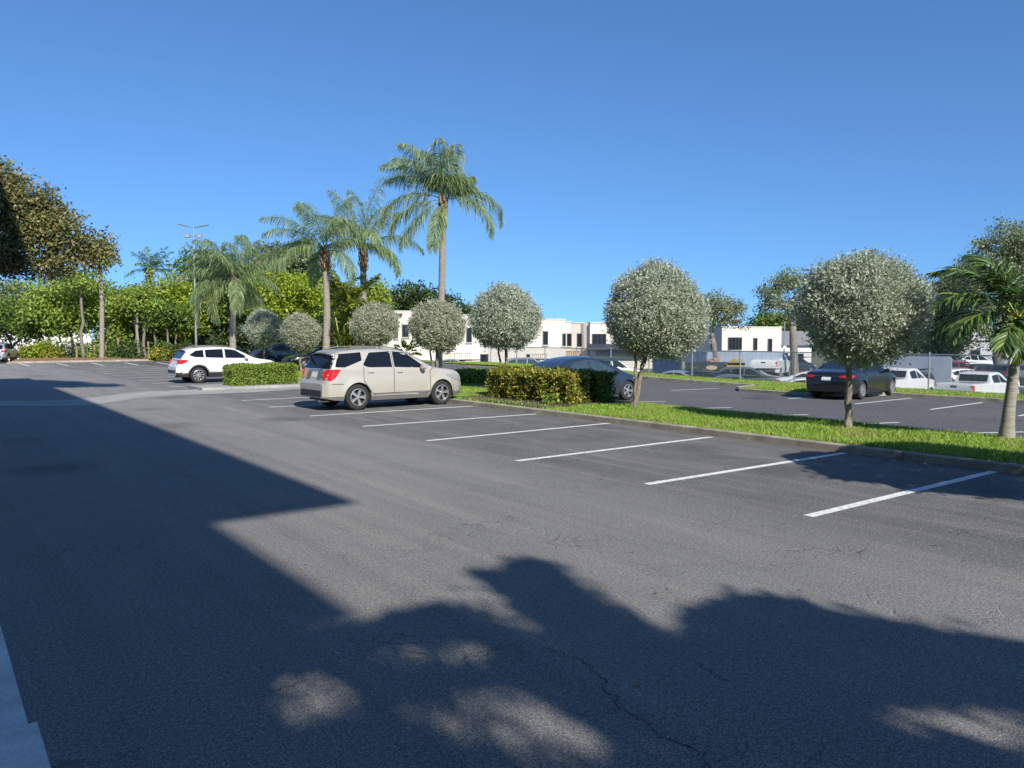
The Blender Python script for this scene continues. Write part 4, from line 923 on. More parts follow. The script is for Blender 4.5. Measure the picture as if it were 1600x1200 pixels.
# cars in the lower lot beyond the chain-link fence
def low_car(px, d, head, sp, col, label, dz=0, **k):
    p = AT(px, 526, d); u, v = UV(p); p.z = z_low(v) + dz
    return make_car(k.pop('name', 'parked_car'), label, k.pop('cat', 'car'), sp, col, p, head, 'vehicles in the lower lot beyond the fence', detail=k.pop('detail', False), **k)
BIGSUV = variant(FARSUV, W=1.98)
for q in ('top', 'belt'): BIGSUV[q] = [(x, z * 1.2) for x, z in BIGSUV[q]]
BIGSUV['windows'] = [(n, [(x, z * 1.2) for x, z in a], [(x, z * 1.2) for x, z in b]) for n, a, b in BIGSUV['windows']]
BIGSUV['glass_ends'] = [(n, e, [(x, z * 1.2) for x, z in a], [(x, z * 1.2) for x, z in b]) for n, e, a, b in BIGSUV['glass_ends']]
BIGSUV['side_bits'] = [(n, [(x, z * 1.2) for x, z in a], [(x, z * 1.2) for x, z in b], m_) for n, a, b, m_ in BIGSUV['side_bits']]
low_car(950, 49, 62, BIGSUV, 'carwhite', 'tall white SUV beyond the fence, its roof showing above the blue-grey car', .12)
low_car(1066, 48, 118, FARSEDAN, 'carsilver', 'silver sedan beyond the fence, nose to the right, between two fence posts', .05)
low_car(1028, 45.5, 110, FARSEDAN, 'carwhite', 'white sedan roof low behind the grass, just left of the silver sedan', -.12)
low_car(1112, 49, 118, FARSEDAN, 'cardark', 'dark blue sedan right of the silver sedan, below the dark trailer', 0)
low_car(1150, 45.5, 100, FARSEDAN, 'cargrey', 'grey car close behind the fence, below the grey SUV', .05)
low_car(1172, 51, 112, FARSUV, 'cargrey', 'grey SUV with roof rails in front of the pale blue trailer', .1)
low_car(1206, 59, 30, PICKUP, 'carwhite', 'white pickup truck beside the right wall of the cream building', .2, name='pickup_truck', cat='pickup truck')
low_car(1236, 62, 60, FARSUV, 'cardark', 'dark SUV in front of the small grey-roofed house', .25)
low_car(1218, 41.5, 100, FARSEDAN, 'carsilver', 'low silver car roof just behind the grass left of the black sedan', -.22)
low_car(1268, 43, 105, FARSEDAN, 'carwhite', 'white car immediately left of the black sedan, behind the fence', .12)
low_car(1276, 49, 112, FARSEDAN, 'carwhite', 'white coupe roof behind the white car left of the black sedan', .12)
low_car(712, 60, 95, FARSEDAN, 'carsilver', 'silver car roof beyond the lawn behind the bonnet of the beige SUV', .1)
low_car(757, 57, 95, FARSEDAN, 'carwhite', 'white car roof beyond the lawn, left of the croton hedge', -.1)
low_car(830, 60, 95, FARSUV, 'carsilver', 'silver car with blue windows above the croton hedge, by the cream building', .1, glass='glassblue')
low_car(1405, 42.5, 50, PICKUP, 'carwhite', 'white work pickup in front of the pale blue box truck', .28, name='pickup_truck', cat='pickup truck')
low_car(1533, 42, 55, PICKUP, 'carwhite', 'white pickup with tailgate towards the fence, left of the short stout palm', .16, name='pickup_truck', cat='pickup truck', detail=True)
low_car(1490, 60, 70, FARSUV, 'carred', 'red car far behind the white pickup, left of the grey house', .35)
low_car(1474, 68, 75, FARSUV, 'carwhite', 'white SUV in the far row, left of the red car', .55)
low_car(1522, 70, 75, FARSUV, 'carwhite', 'white SUV in the far row, in front of the grey house', .5)
low_car(1505, 53, 70, FARSUV, 'carwhite', 'white SUV just behind the cab of the white pickup', .15)
low_car(1455, 50, 62, FARSUV, 'carblack', 'black SUV between the box truck and the white pickup', .1)
low_car(1592, 44, 100, FARSUV, 'cardark', 'dark SUV right of the short stout palm, behind the fence', .2)
low_car(1600, 58, 80, FARSUV, 'cargrey', 'grey SUV in the far row at the right edge of the photo', .3)
low_car(1545, 60, 80, FARSUV, 'cardark', 'dark blue SUV behind the cab of the white pickup, left of the palm trunk', .15)

# box truck and trailers
def truck_box(px, d, head, l, w, h, zlift, label, name='box_truck', cab=True, matbox='boxblue'):
    p = AT(px, 526, d); u, v = UV(p); p.z = z_low(v); root = empty(name, p, math.pi / 2 - R(head), label, 'truck' if cab else 'trailer')
    mb = MB(); mb.box((0, 0, zlift + h / 2), (l, w, h))
    for k in range(int(l / .4)):
        for s in (-1, 1): mb.box((-l / 2 + .2 + .4 * k, s * (w / 2 + .006), zlift + h / 2), (.03, .012, h - .1))
    mb.build('cargo_box', M[matbox], root)
    dr = MB(); dr.box((-l / 2 - .012, 0, zlift + h / 2), (.02, w - .1, h - .12)); dr.box((-l / 2 - .03, 0, zlift + h / 2), (.02, .03, h - .2), 1); dr.build('rear_door', [M['white'], M['dgalv']], root)
    ch = MB(); ch.box((0, 0, zlift - .12), (l, w * .5, .2)); ch.build('chassis', M['trim'], root)
    ty, rm = wheel_mesh(.45, .3, 6, False)
    for x in (-l * .28, l * .36 + (1.3 if cab else 0)):
        for s in (-1, 1):
            wv = MB(); wv.v = list(ty.v); wv.f = list(ty.f); wv.m = list(ty.m); o = wv.build('wheel', M['tyre'], root, True); o.location = (x, s * (w / 2 - .2), .45)
    if cab:
        cb = MB(); cb.prism([(l / 2 + .08, -w * .42), (l / 2 + 1.9, -w * .40), (l / 2 + 1.9, w * .40), (l / 2 + .08, w * .42)], .5, [2.2, 1.4, 1.4, 2.2]); cb.build('cab', M['carwhite'], root)
    return root
truck_box(1402, 51, -62, 6.2, 2.4, 1.95, .55, 'pale blue-sided box truck behind the white work pickup')
truck_box(1150, 58, 70, 6.5, 2.4, 1.75, .45, 'pale blue box trailer in front of the cream building, right of the forked tree', 'box_trailer', False)
p = AT(1108, 526, 54); p.z = z_low(UV(p)[1]); root = empty('dark_trailer', p, R(-3), 'dark open trailer with a pale oval badge, in front of the cream building', 'trailer')
mb = MB(); mb.box((0, 0, 1.15), (3.6, 2.0, .95)); mb.build('side_panel', M['cardark'], root)
mb = MB(); mb.lathe([(.001, -.005), (1, -.005), (1, .012), (.001, .012)], 24, 0, 'Y'); mb.v = [(a[0] * .38, a[1] - 1.015, a[2] * .15 + 1.25) for a in mb.v]; mb.build('oval_badge', M['tan'], root)
for x in (-1, 1): mb = MB(); mb.lathe([(.15, -1.0), (.36, -1.0), (.38, -.9), (.38, -.75), (.15, -.75)], 16, 0, 'Y', (x, 0, .38)); mb.build('wheel', M['tyre'], root)
mb = MB(); mb.ellipsoid((.2, 0, 1.66), (.5, .5, .14)); mb.ellipsoid((.35, -.2, 1.74), (.22, .3, .16)); mb.build('load', M['orange'], root, True)
p = AT(1148, 526, 53.2); p.z = z_low(UV(p)[1]); root = empty('yellow_loader', p, 0, 'small yellow machine with two arched guards, above the grey SUV', 'machine')
mb = MB(); mb.box((0, 0, 1.62), (1.3, .8, .16)); mb.box((0, 0, 1.3), (1.2, .8, .8)); mb.build('chassis', M['yellow'], root)
for x in (-.45, .15):
    mb = MB(); mb.tube([(x * .7 + .12 * math.cos(a) + .25 * math.sin(a), -.3, 1.66 + .30 * math.sin(a)) for a in np.linspace(0, math.pi, 12)], .06, 8); mb.build('arched_guard', M['yellow'], root, True)
for x in (-.6, .6): mb = MB(); mb.lathe([(.1, -.65), (.42, -.65), (.45, -.55), (.42, -.4), (.1, -.4)], 18, 0, 'Y', (x, 0, .45)); mb.build('wheel', M['tyre'], root)
p = AT(1042, 526, 62); p.z = z_low(UV(p)[1]); root = empty('blue_container', p, R(-10), 'blue ribbed container behind the silver sedan, under the leaning globe tree', 'container')
mb = MB(); mb.box((0, 0, 1.0), (2.2, 2.0, 1.8)); [mb.box((-1 + .2 * k, -1.01, 1.0), (.06, .03, 1.7)) for k in range(11)]; mb.build('shell', M['blue'], root)
mb = MB(); mb.box((0, 0, 1.93), (2.3, 2.1, .06)); mb.build('lid', M['dgalv'], root)

# ------------------------------------------------------------------ chain-link fence
FU = 32.5
def fence(v0, v1, step, ztop_, label):
    o0 = W(FU, v0, 0); root = empty('chain_link_fence', o0, 0, label, 'fence')
    def P(v, z, du=0): return W(FU + du, v, z) - o0
    n = int((v1 - v0) / step)
    for i in range(n + 1):
        v = v0 + step * i; zb = zfar(FU, v); mb = MB(); mb.tube([P(v, zb - .1), P(v, ztop_ + .04)], .034, 8); mb.tube([P(v, ztop_ + .04), P(v, ztop_ + .09)], [.04, .01], 8); mb.build('post', M['galv'], root, True)
    mb = MB(); mb.tube([P(v0, ztop_), P(v1, ztop_)], .026, 8); mb.build('top_rail', M['galv'], root, True)
    mb = MB(); pitch = .085; h = ztop_ - zfar(FU, 15) - .05; k = int((v1 - v0) / pitch)
    dn = (W(1, 0) - W(0, 0)); 
    for sgn in (1, -1):
        for i in range(k):
            a = v0 + i * pitch; b = a + h
            if sgn > 0: p, q = P(a, ztop_ - h, .036), P(b, ztop_, .036)
            else: p, q = P(a, ztop_, .040), P(b, ztop_ - h, .040)
            if b > v1: continue
            d = (q - p).normalized(); s = d.cross(dn).normalized() * .0052
            mb.add([p - s, p + s, q + s, q - s], [(0, 1, 2, 3)])
    mb.build('wire_mesh', M['galv'], root)
    return root
fence(6.0, 47.0, 3.05, 1.28, 'galvanised chain-link fence on the far grass verge, dividing the two lots')

# ------------------------------------------------------------------ cream building beyond the lower lot
broot = empty('commercial_building', AT(800, 526, 76) * 1.0, 0, 'long two-storey cream stucco building with dark tall windows, beyond the fence', 'building')
bo = broot.location.copy(); bo.z = 0; broot.location = bo
ZB = -1.4
def blk(px0, d0, px1, d1, ytop, depth, m='cream', nm='wall', ztop_=None):
    a, b = AT(px0, 526, d0), AT(px1, 526, d1); zt = ztop_ if ztop_ is not None else AT((px0 + px1) / 2, ytop, (d0 + d1) / 2).z
    n = Vector((-(b - a).y, (b - a).x, 0)).normalized() * depth
    mb = MB(); mb.prism([(q.x - bo.x, q.y - bo.y) for q in (a, b, b + n, a + n)], ZB, zt)
    e = Vector((b - a)).normalized() * .0
    mb.build(nm, M[m], broot)
    cp = MB(); nn = n.normalized() * .06
    cp.prism([(q.x - bo.x, q.y - bo.y) for q in (a - nn, b - nn, b + n + nn, a + n + nn)], zt + .002, zt + .10); cp.build('coping', M[m], broot)
    return a, b, zt
def face(a, b):
    n = Vector(((b - a).y, -(b - a).x, 0)).normalized(); return a, n
def on_face(fc, px, py):
    a, n = fc; r = ray(px, py); o = Vector((0, 0, EYE)); t = (a - o).dot(n) / r.dot(n); return o + r * t
def window(fc, x0, y0, x1, y1, panes=1, frame='winframe', pane='pane', nm='window'):
    p, q = on_face(fc, x0, y1), on_face(fc, x1, y1); z0, z1 = p.z, on_face(fc, (x0 + x1) / 2, y0).z; z0 = (p.z + q.z) / 2
    p = Vector((p.x, p.y, 0)); q = Vector((q.x, q.y, 0)); d = (q - p); w = d.length; d.normalize(); n = fc[1]; c = (p + q) / 2; rz = math.atan2(d.y, d.x)
    fr = MB(); pn = MB(); t = .07
    def bx(mb, cx, cz, sx, sz, th, out, m=0): mb.box(Vector((c.x - bo.x, c.y - bo.y, 0)) + d * cx + n * out + Vector((0, 0, cz)), (sx, th, sz), m, rz=rz)
    zc, h = (z0 + z1) / 2, z1 - z0
    bx(fr, 0, z0 + t / 2, w, t, .12, .03); bx(fr, 0, z1 - t / 2, w, t, .12, .03)
    for i in range(panes + 1): bx(fr, -w / 2 + t / 2 + (w - t) * i / panes, zc, t * (1 if i in (0, panes) else .6), h - 2 * t - .002, .118, .03)
    o = fr.build(nm, M[frame], broot); bx(pn, 0, zc, w - 2 * t, h - 2 * t, .02, .018); pn.build('pane', M[pane], o)
    sl = MB(); bx(sl, 0, z0 - .05, w + .16, .07, .2, .06); sl.build('sill', M['cream'], o)
a, b, zt = blk(560, 71, 690, 73.5, 487, 12); f1 = face(a, b)
a, b, zt = blk(690.5, 73.5, 780, 75.2, 493, 12); f2 = face(a, b)
a, b, zt = blk(780.5, 75.2, 884, 77.2, 499.5, 12); f3 = face(a, b)
a, b, zt = blk(884.5, 77.6, 893, 78, 503.5, 12); f4 = face(a, b)
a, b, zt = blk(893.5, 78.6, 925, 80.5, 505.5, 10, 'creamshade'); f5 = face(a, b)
a, b, zt = blk(922, 78.2, 1020, 79, 505.0, 12); f6 = face(a, b)
# rounded corner of the right bay
mb = MB(); c0 = AT(922, 526, 79.7); mb.tube([Vector((c0.x - bo.x, c0.y - bo.y, ZB)), Vector((c0.x - bo.x, c0.y - bo.y, zt))], 1.0, 24); mb.build('corner_bay', M['cream'], broot, True)
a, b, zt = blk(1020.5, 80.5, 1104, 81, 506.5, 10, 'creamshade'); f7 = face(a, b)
a, b, zt = blk(1108, 70.6, 1128, 69.0, 511.5, 1.0); f8 = face(a, b)
a, b, zt = blk(1128.5, 69, 1221, 70.5, 512.0, 12); f9 = face(a, b)
for fc, x0, y0, x1, y1, pn in [(f1, 616, 506, 622, 529, 1), (f1, 628, 507, 638.5, 527, 1), (f2, 728.5, 512, 737, 535, 1), (f3, 848, 517.5, 856, 539, 1), (f3, 878.5, 521, 883.5, 541, 1), (f4, 885.5, 521, 892, 541, 1), (f5, 901, 521, 909, 542, 1), (f6, 925, 521.5, 947, 540.5, 3), (f6, 975, 522, 995, 541, 2),
                              (f9, 1137, 527, 1158.5, 547, 4), (f9, 1176.5, 528, 1182.5, 547.5, 1), (f9, 1199, 529, 1205.5, 556, 1), (f7, 1085, 530, 1100, 548, 2)]:
    window(fc, x0, y0, x1, y1, pn)
for fc, x0, y0, x1, y1 in [(f2, 695, 551, 705, 567), (f2, 710, 551, 722, 567), (f2, 727, 551, 737, 567), (f3, 832, 552, 842, 565), (f3, 844, 552, 855, 565)]:
    window(fc, x0, y0, x1, y1, 3, 'grille', 'cream', 'lattice_window')
for fc, x0, y0, x1, y1 in [(f2, 750, 553, 763, 578), (f3, 822, 553, 828, 578)]: window(fc, x0, y0, x1, y1, 1, 'dgalv', 'pane', 'door')
window(f4, 881, 548, 893, 575, 1, 'tan', 'tan', 'shutter'); window(f5, 895, 548, 905, 575, 1, 'tan', 'tan', 'shutter')
# wall lamps and roof mast
for fc, px, py in [(f1, 625, 491)]:
    q = on_face(fc, px, py); mb = MB()
    for s in (-1, 1): mb.box((q.x - bo.x + s * .15, q.y - bo.y - .2, q.z), (.2, .25, .14))
    mb.build('flood_light', M['winframe'], broot)
q = AT(867, 500, 78); mb = MB(); mb.tube([(q.x - bo.x, q.y - bo.y, q.z - .2), (q.x - bo.x, q.y - bo.y, q.z + .75)], .035, 6); mb.build('mast', M['galv'], broot)
q0, q1 = on_face(f6, 918, 545), on_face(f6, 1012, 545); c = (q0 + q1) / 2
mb = MB(); w = (q1 - q0).length; mb.prism([(q0.x - bo.x, q0.y - bo.y - 1.6), (q1.x - bo.x, q1.y - bo.y - 1.6), (q1.x - bo.x, q1.y - bo.y - .05), (q0.x - bo.x, q0.y - bo.y - .05)], [z + 0 for z in (c.z - .05, c.z - .05, c.z + .1, c.z + .1)], [c.z + .12, c.z + .12, c.z + .5, c.z + .5]); mb.build('awning', M['awning'], broot)
mb = MB(); mb.box((c.x - bo.x, c.y - bo.y - .2, c.z - .42), (w * .98, .16, .55)); mb.build('sign_band', M['signband'], broot)

# small grey-roofed house and the grey house far right
def house(px, d, w, dep, h, rh, label, wallm, roofm, rz=0):
    p = AT(px, 526, d); p.z = -1.6; root = empty('small_house', p, rz, label, 'house')
    mb = MB(); mb.box((0, 0, h / 2), (w, dep, h)); mb.build('wall', M[wallm], root)
    mb = MB(); e = .3; mb.add([(-w / 2 - e, -dep / 2 - e, h + .003), (w / 2 + e, -dep / 2 - e, h + .003), (w / 2 + e, dep / 2 + e, h + .003), (-w / 2 - e, dep / 2 + e, h + .003), (-w / 2, 0, h + rh), (w / 2, 0, h + rh)], [(0, 1, 5, 4), (2, 3, 4, 5), (0, 4, 3), (1, 2, 5), (3, 2, 1, 0)]); mb.build('roof', M[roofm], root)
    for x in (-w * .25, w * .2):
        mb = MB(); mb.box((x, -dep / 2 - .01, h * .52), (w * .16, .06, h * .34)); o = mb.build('window', M['winframe'], root); mb = MB(); mb.box((x, -dep / 2 - .045, h * .52), (w * .13, .02, h * .28)); mb.build('pane', M['pane'], o)
house(1236, 84, 3.4, 5, 2.7, 1.5, 'small house with grey roof and white corner, right of the cream building', 'white', 'roofgrey', R(-12))
house(1518, 88, 7.5, 6, 3.2, 1.6, 'pale grey house glimpsed between the trees, left of the short stout palm', 'lav', 'lav', R(8))
mb = MB(); q = AT(1224, 600, 66); 
root = empty('utility_pole', (q.x, q.y, -1.5), 0, 'thin grey pole at the right corner of the cream building', 'pole')
mb.tube([(0, 0, 0), (0, 0, 4.8)], [.07, .05], 8); mb.build('shaft', M['galv'], root, True); mb = MB(); mb.box((0, -.1, 2.6), (.25, .15, .25)); mb.build('meter_box', M['white'], root)

# ------------------------------------------------------------------ left edge: white building and wall, light pole, posts
p = AT(-5, 526, 84); root = empty('white_warehouse', (p.x, p.y, 0), R(33), 'white warehouse glimpsed through the trees at far left', 'building')
mb = MB(); mb.box((0, 0, 2.7), (17, 10, 5.4)); mb.build('wall', M['white'], root); mb = MB(); mb.box((0, 0, 5.5), (17.4, 10.4, .2)); mb.build('parapet', M['white'], root)
for x in (-7, -4, -1, 2, 5): mb = MB(); mb.box((x, -5.02, 3.8), (1.6, .08, 1.2)); o = mb.build('window', M['winframe'], root); mb = MB(); mb.box((x, -5.07, 3.8), (1.4, .02, 1.0)); mb.build('pane', M['pane'], o)
a, b = W(-18, EDGE + 5.2), W(-.5, EDGE + 4.2); c = (a + b) / 2; root = empty('garden_wall', (c.x, c.y, 0), math.atan2((b - a).y, (b - a).x), 'white boundary wall with terracotta coping behind the flower bed, far left', 'wall')
ln = (b - a).length; mb = MB(); mb.box((0, 0, 1.0), (ln, .2, 2.0)); mb.build('panel', M['white'], root); mb = MB(); mb.box((0, 0, 2.06), (ln + .1, .34, .12)); mb.build('coping', M['orange'], root)
q = GP(307, 562); root = empty('light_pole', (q.x, q.y, 0), R(15), 'tall slim parking light pole with twin arms and floodlights, left of the wind-swept palm', 'lamp')
s = MPP(q.y); H = EYE + (526 - 357) * s; mb = MB(); mb.tube([(0, 0, 0), (0, 0, H)], [.11, .06], 10); mb.tube([(0, 0, 0), (0, 0, .7)], .2, 10); mb.build('shaft', M['galv'], root, True)
for sg in (-1, 1):
    mb = MB(); mb.tube([(0, 0, H - .05), (sg * .4, 0, H + .06)], .035, 6); mb.box((sg * .82, 0, H + .16), (.85, .32, .08), rot=Matrix.Rotation(-sg * R(12), 3, 'Y')); mb.build('lamp_head', M['dgalv'], root)
    mb = MB(); mb.tube([(0, 0, H - .75), (sg * .3, -.1, H - .75)], .03, 6); mb.box((sg * .48, -.2, H - .75), (.42, .22, .34), rz=0); mb.build('flood_light', M['dgalv'], root)
    mb = MB(); mb.box((sg * .48, -.32, H - .76), (.34, .02, .26)); mb.build('lens', M['clearlens'], root)
proto = None
for i, (px, py, h) in enumerate([(148, 563.5, 1.3), (166, 563.5, 1.5), (185, 563.3, 1.9), (247, 562.8, 1.2), (232, 562.8, 1.6), (120, 564, 1.2)]):
    q = GP(px, py)
    mb = MB(); mb.tube([(0, 0, -.05), (.02, 0, h * .5), (0, .02, h)], [.09, .08, .085], 8); o = mb.build('wooden_post', M['wood'], None, True); o.location = q
    tag(o, 'short weathered wooden post in the mulch bed along the tree line', 'post', 'wooden posts in the mulch bed')

# ------------------------------------------------------------------ background trees
def bgtree(name, px, d, items, label, z0=0.0, **k):
    p = AT(px, 526, d); p.z = z0
    return tree(name, p, pxblobs(d, items, k.pop('depth', 1.0)), label, **k)
# mango-like tree reaching in from the left edge
p = W(-.8, 31.5, 0)
tree('broad_leaved_tree', p, pxblobs(26, [(-12, 285, 40, 26), (22, 312, 40, 30), (52, 312, 34, 24), (80, 335, 34, 24), (30, 358, 40, 26), (108, 362, 34, 22), (70, 378, 36, 24), (140, 380, 28, 20), (12, 395, 36, 22), (112, 402, 34, 18), (158, 396, 18, 16), (70, 416, 26, 14), (20, 415, 30, 12), (-20, 412, 30, 14), (150, 418, 14, 12), (-60, 330, 70, 60), (-130, 360, 90, 60), (-60, 400, 60, 30), (-10, 262, 18, 12)], .9),
     'large brown-green tree overhanging from the left edge, its foliage above the lot', leafm='mango', barkm='barkdark', tr=.26, fork=(.2, .2, 4.4), n=3300, per=16, leaf=.12, spread=.21, seed=71, shell=(.45, 1.08), twigs=6, clump=.24, lr=.3)
L_ = 'row of trees behind the far left kerb'
bgtree('leafy_tree', 18, 72, [(10, 478, 55, 38), (-30, 500, 50, 40), (45, 505, 40, 30)], 'grey-green tree at the left edge in front of the white warehouse', leafm='greygreen', n=700, per=14, leaf=.30, spread=.5, seed=81, tr=.2, group=L_)
bgtree('leafy_tree', 112, 67, [(105, 455, 42, 28), (75, 480, 38, 26), (140, 478, 34, 28), (108, 500, 44, 24)], 'bright light-green tree under the brown-green overhanging tree', leafm='lightgreen', n=800, per=14, leaf=.28, spread=.45, seed=82, tr=.16, group=L_)
bgtree('leafy_tree', 60, 69, [(55, 505, 45, 25), (30, 488, 34, 24)], 'small green tree before the white boundary wall, left of the light-green tree', leafm='green', n=450, per=14, leaf=.26, spread=.4, seed=83, tr=.12, group=L_)
bgtree('leafy_tree', 192, 69, [(185, 490, 32, 28), (215, 480, 30, 30), (195, 525, 36, 26), (175, 540, 20, 16)], 'dense green tree right of the tall bare palm trunk, leafy to the ground', leafm='lightgreen', n=900, per=14, leaf=.26, spread=.42, seed=84, tr=.15, group=L_)
bgtree('leafy_tree', 262, 70, [(255, 462, 36, 30), (288, 470, 34, 30), (240, 492, 32, 24), (275, 505, 40, 24)], 'yellow-green tree left of the light pole', leafm='lime', n=850, per=14, leaf=.28, spread=.45, seed=85, tr=.15, group=L_)
bgtree('leafy_tree', 330, 74, [(310, 425, 36, 34), (355, 440, 40, 34), (325, 475, 45, 30)], 'mid-green tree directly behind the wind-swept palm', leafm='green', n=900, per=14, leaf=.30, spread=.5, seed=86, tr=.18, group=L_)
bgtree('leafy_tree', 452, 80, [(440, 405, 40, 22), (475, 415, 36, 24), (415, 425, 32, 22)], 'tall grey-green tree behind the lime-green trees', leafm='greygreen', n=600, per=14, leaf=.34, spread=.5, seed=87, tr=.2, group=L_)
bgtree('leafy_tree', 420, 64, [(400, 460, 30, 26), (440, 452, 34, 24), (425, 482, 34, 18)], 'lime-green tree above the small pale globe tree', leafm='lime', n=800, per=14, leaf=.26, spread=.42, seed=88, tr=.14, group=L_)
bgtree('leafy_tree', 478, 66, [(470, 455, 30, 22), (490, 470, 26, 22), (455, 480, 28, 16)], 'lime-green tree above the shaded globe tree behind the black car', leafm='lime', n=700, per=14, leaf=.26, spread=.42, seed=89, tr=.14, group=L_)
bgtree('leafy_tree', 592, 70, [(590, 462, 20, 22), (578, 490, 22, 24)], 'small yellow-green tree right of the shaggy palm trunk', leafm='lime', n=400, per=12, leaf=.26, spread=.4, seed=90, tr=.12, group=L_)
bgtree('leafy_tree', 240, 75, [(225, 535, 40, 22), (280, 535, 40, 26), (330, 530, 44, 30)], 'dark understorey tree behind the row of thin trunks, left of the light pole', leafm='dark', n=1100, per=14, leaf=.28, spread=.45, seed=91, tr=.12, group=L_)
bgtree('leafy_tree', 395, 76, [(370, 530, 40, 30), (420, 525, 40, 30), (470, 520, 40, 34), (520, 520, 36, 36)], 'dark understorey tree behind the globe trees and the white SUV', leafm='dark', n=1300, per=14, leaf=.28, spread=.45, seed=92, tr=.12, group=L_)
bgtree('leafy_tree', 655, 98, [(640, 466, 30, 22), (668, 472, 30, 20), (700, 474, 18, 14), (622, 478, 18, 14)], 'dark tree behind the cream building, left of the tallest palm trunk', leafm='dark', n=650, per=12, leaf=.42, spread=.6, seed=93, tr=.25)
bgtree('leafy_tree', 732, 100, [(730, 489, 14, 9)], 'small dark tree top just above the cream building roof', leafm='dark', n=160, per=12, leaf=.36, spread=.4, seed=94, tr=.15)
bgtree('leafy_tree', 385, 88, [(360, 470, 50, 40), (420, 465, 46, 44), (300, 480, 46, 40), (390, 505, 60, 30)], 'broad mid-green tree at the back of the tree belt, behind the wind-swept palm', leafm='green', n=1500, per=14, leaf=.34, spread=.5, seed=95, tr=.2, group=L_)
bgtree('leafy_tree', 520, 86, [(500, 470, 40, 36), (550, 480, 40, 36), (590, 505, 34, 26), (530, 515, 50, 26)], 'broad mid-green tree at the back of the belt, behind the bamboo palms', leafm='green', n=1300, per=14, leaf=.34, spread=.5, seed=96, tr=.2, group=L_)
bgtree('leafy_tree', 150, 84, [(140, 470, 46, 30), (200, 480, 50, 32), (90, 480, 46, 30), (40, 470, 40, 30)], 'broad light-green tree at the back of the belt, behind the tall bare palm', leafm='lightgreen', n=1400, per=14, leaf=.34, spread=.5, seed=97, tr=.2, group=L_)
# thin trunks in the tree line
for i, (px, py, top, w) in enumerate([(131, 564.5, 440, 4.6), (214, 563, 470, 4.2), (226, 563, 480, 4.4), (262, 562.5, 490, 3), (276, 562, 500, 3), (243, 562.5, 500, 3)]):
    q = GP(px, py); s = MPP(q.y); h = EYE + (526 - top) * s; root = empty('slim_tree', q, 0, ['pale straight trunk left of the tall bare palm, by the white wall', 'slim pale trunk, left one of the close pair right of the tall palm', 'slim pale trunk, right one of the close pair right of the tall palm', 'thin trunk second from the light pole', 'thin trunk next to the light pole', 'thin trunk between the close pair and the light pole'][i], 'tree', 'thin trunks in the tree line')
    mb = MB(); limb(mb, (0, 0, -.1), (random.uniform(-.1, .1), 0, h), w * s / 2 * 1.2, w * s / 2 * .8, 8, .02, 8); mb.build('trunk', M['bark'], root, True, 0)
    crown_mesh('crown', [(0, 0, h + .1, 1.5, 1.5, .9)], 120, 12, .26, M['lightgreen' if i < 3 else 'green'], root, .35, seed=200 + i)
# palms in the tree line
q = GP(159, 564); s = MPP(q.y); 
queen_palm(q, (q.x + .05, q.y, EYE + (526 - 392) * s), 'tall bare-trunked palm standing in the far left tree line', fan(12, 101, (60, -25), (70, 110), (.5, .75), (0, 20)), 102, .16, .9, 2.6, 'palms in the far left tree line', n=36, lw=.05, thick=[.21, .19, .175, .17, .16])
q = GP(236, 562); q = AT(238, 526, 73); q.z = 0
queen_palm(q, (q.x, q.y, EYE + (526 - 424) * MPP(73)), 'green coconut-like palm crown above the trees left of the light pole', fan(15, 111, (75, 0), (45, 75), (.8, 1.0), (0, 5)), 112, .15, .6, 2.9, 'palms in the far left tree line', n=36, lw=.06, leafm='palm', leaf_len=.6)
q = AT(217, 526, 66); q.z = 0
queen_palm(q, (q.x, q.y, EYE + (526 - 466) * MPP(66)), 'small yellowing palm in front of the dense green tree', fan(10, 121, (60, -30), (60, 100), (.5, .8), (0, 5)), 122, .11, .5, 1.9, 'palms in the far left tree line', n=30, lw=.06, leafm='palmy', leaf_len=.45)
# bamboo palm clump beside the shaggy palm
p, d = strip_pt(545, 19.5); root = empty('bamboo_palm_clump', (p.x, p.y, 0), 0, 'tall yellow-green bamboo palm clump behind the roof of the beige SUV', 'palm'); g = np.random.default_rng(131); s = MPP(d)
cane = MB()
for i in range(16):
    a, b = g.normal(size=2) * .35; hh = EYE + (526 - g.uniform(425, 490)) * s; tp = Vector((a * 2 + g.normal() * .15, b * 2, hh * .72)); cane.tube([(a, b, 0), (a * 1.4, b * 1.4, hh * .4), tp], [.04, .035, .025], 6)
cane.build('canes', M['shaft'], root, True, 0)
for i in range(64):
    a, b = g.normal(size=2) * .55; z = g.uniform(.15, 1) ** .8 * (EYE + (526 - 440) * s) - .6
    V, Q, mi = frond_geo(g.uniform(1.2, 1.9), g.uniform(0, 6.28), R(g.uniform(50, 85)), R(g.uniform(40, 80)), .42, .085, 24, .45, .3, g)
    np_mesh('frond', V + np.array([a, b, z]), Q, [M['palmy'], M['shaft']], root, mi)
# little fan palm behind the SUV
p, d = strip_pt(635, 21); root = empty('small_fan_palm', (p.x, p.y, 0), 0, 'small pale fan palm right above the roof of the beige SUV', 'palm')
mb = MB(); mb.tube([(0, 0, 0), (0, 0, .9)], [.14, .11], 8); mb.build('trunk', M['palmbark'], root, True)
for i in range(26):
    V, Q, mi = frond_geo(g.uniform(.6, .95), i * 2.4, R(g.uniform(5, 85)), R(g.uniform(15, 50)), .4, .05, 12, .2, .3, g, fwd=1.4, start=.6)
    np_mesh('frond', V + np.array([0, 0, .95]), Q, [M['hedge'], M['shaft']], root, mi)
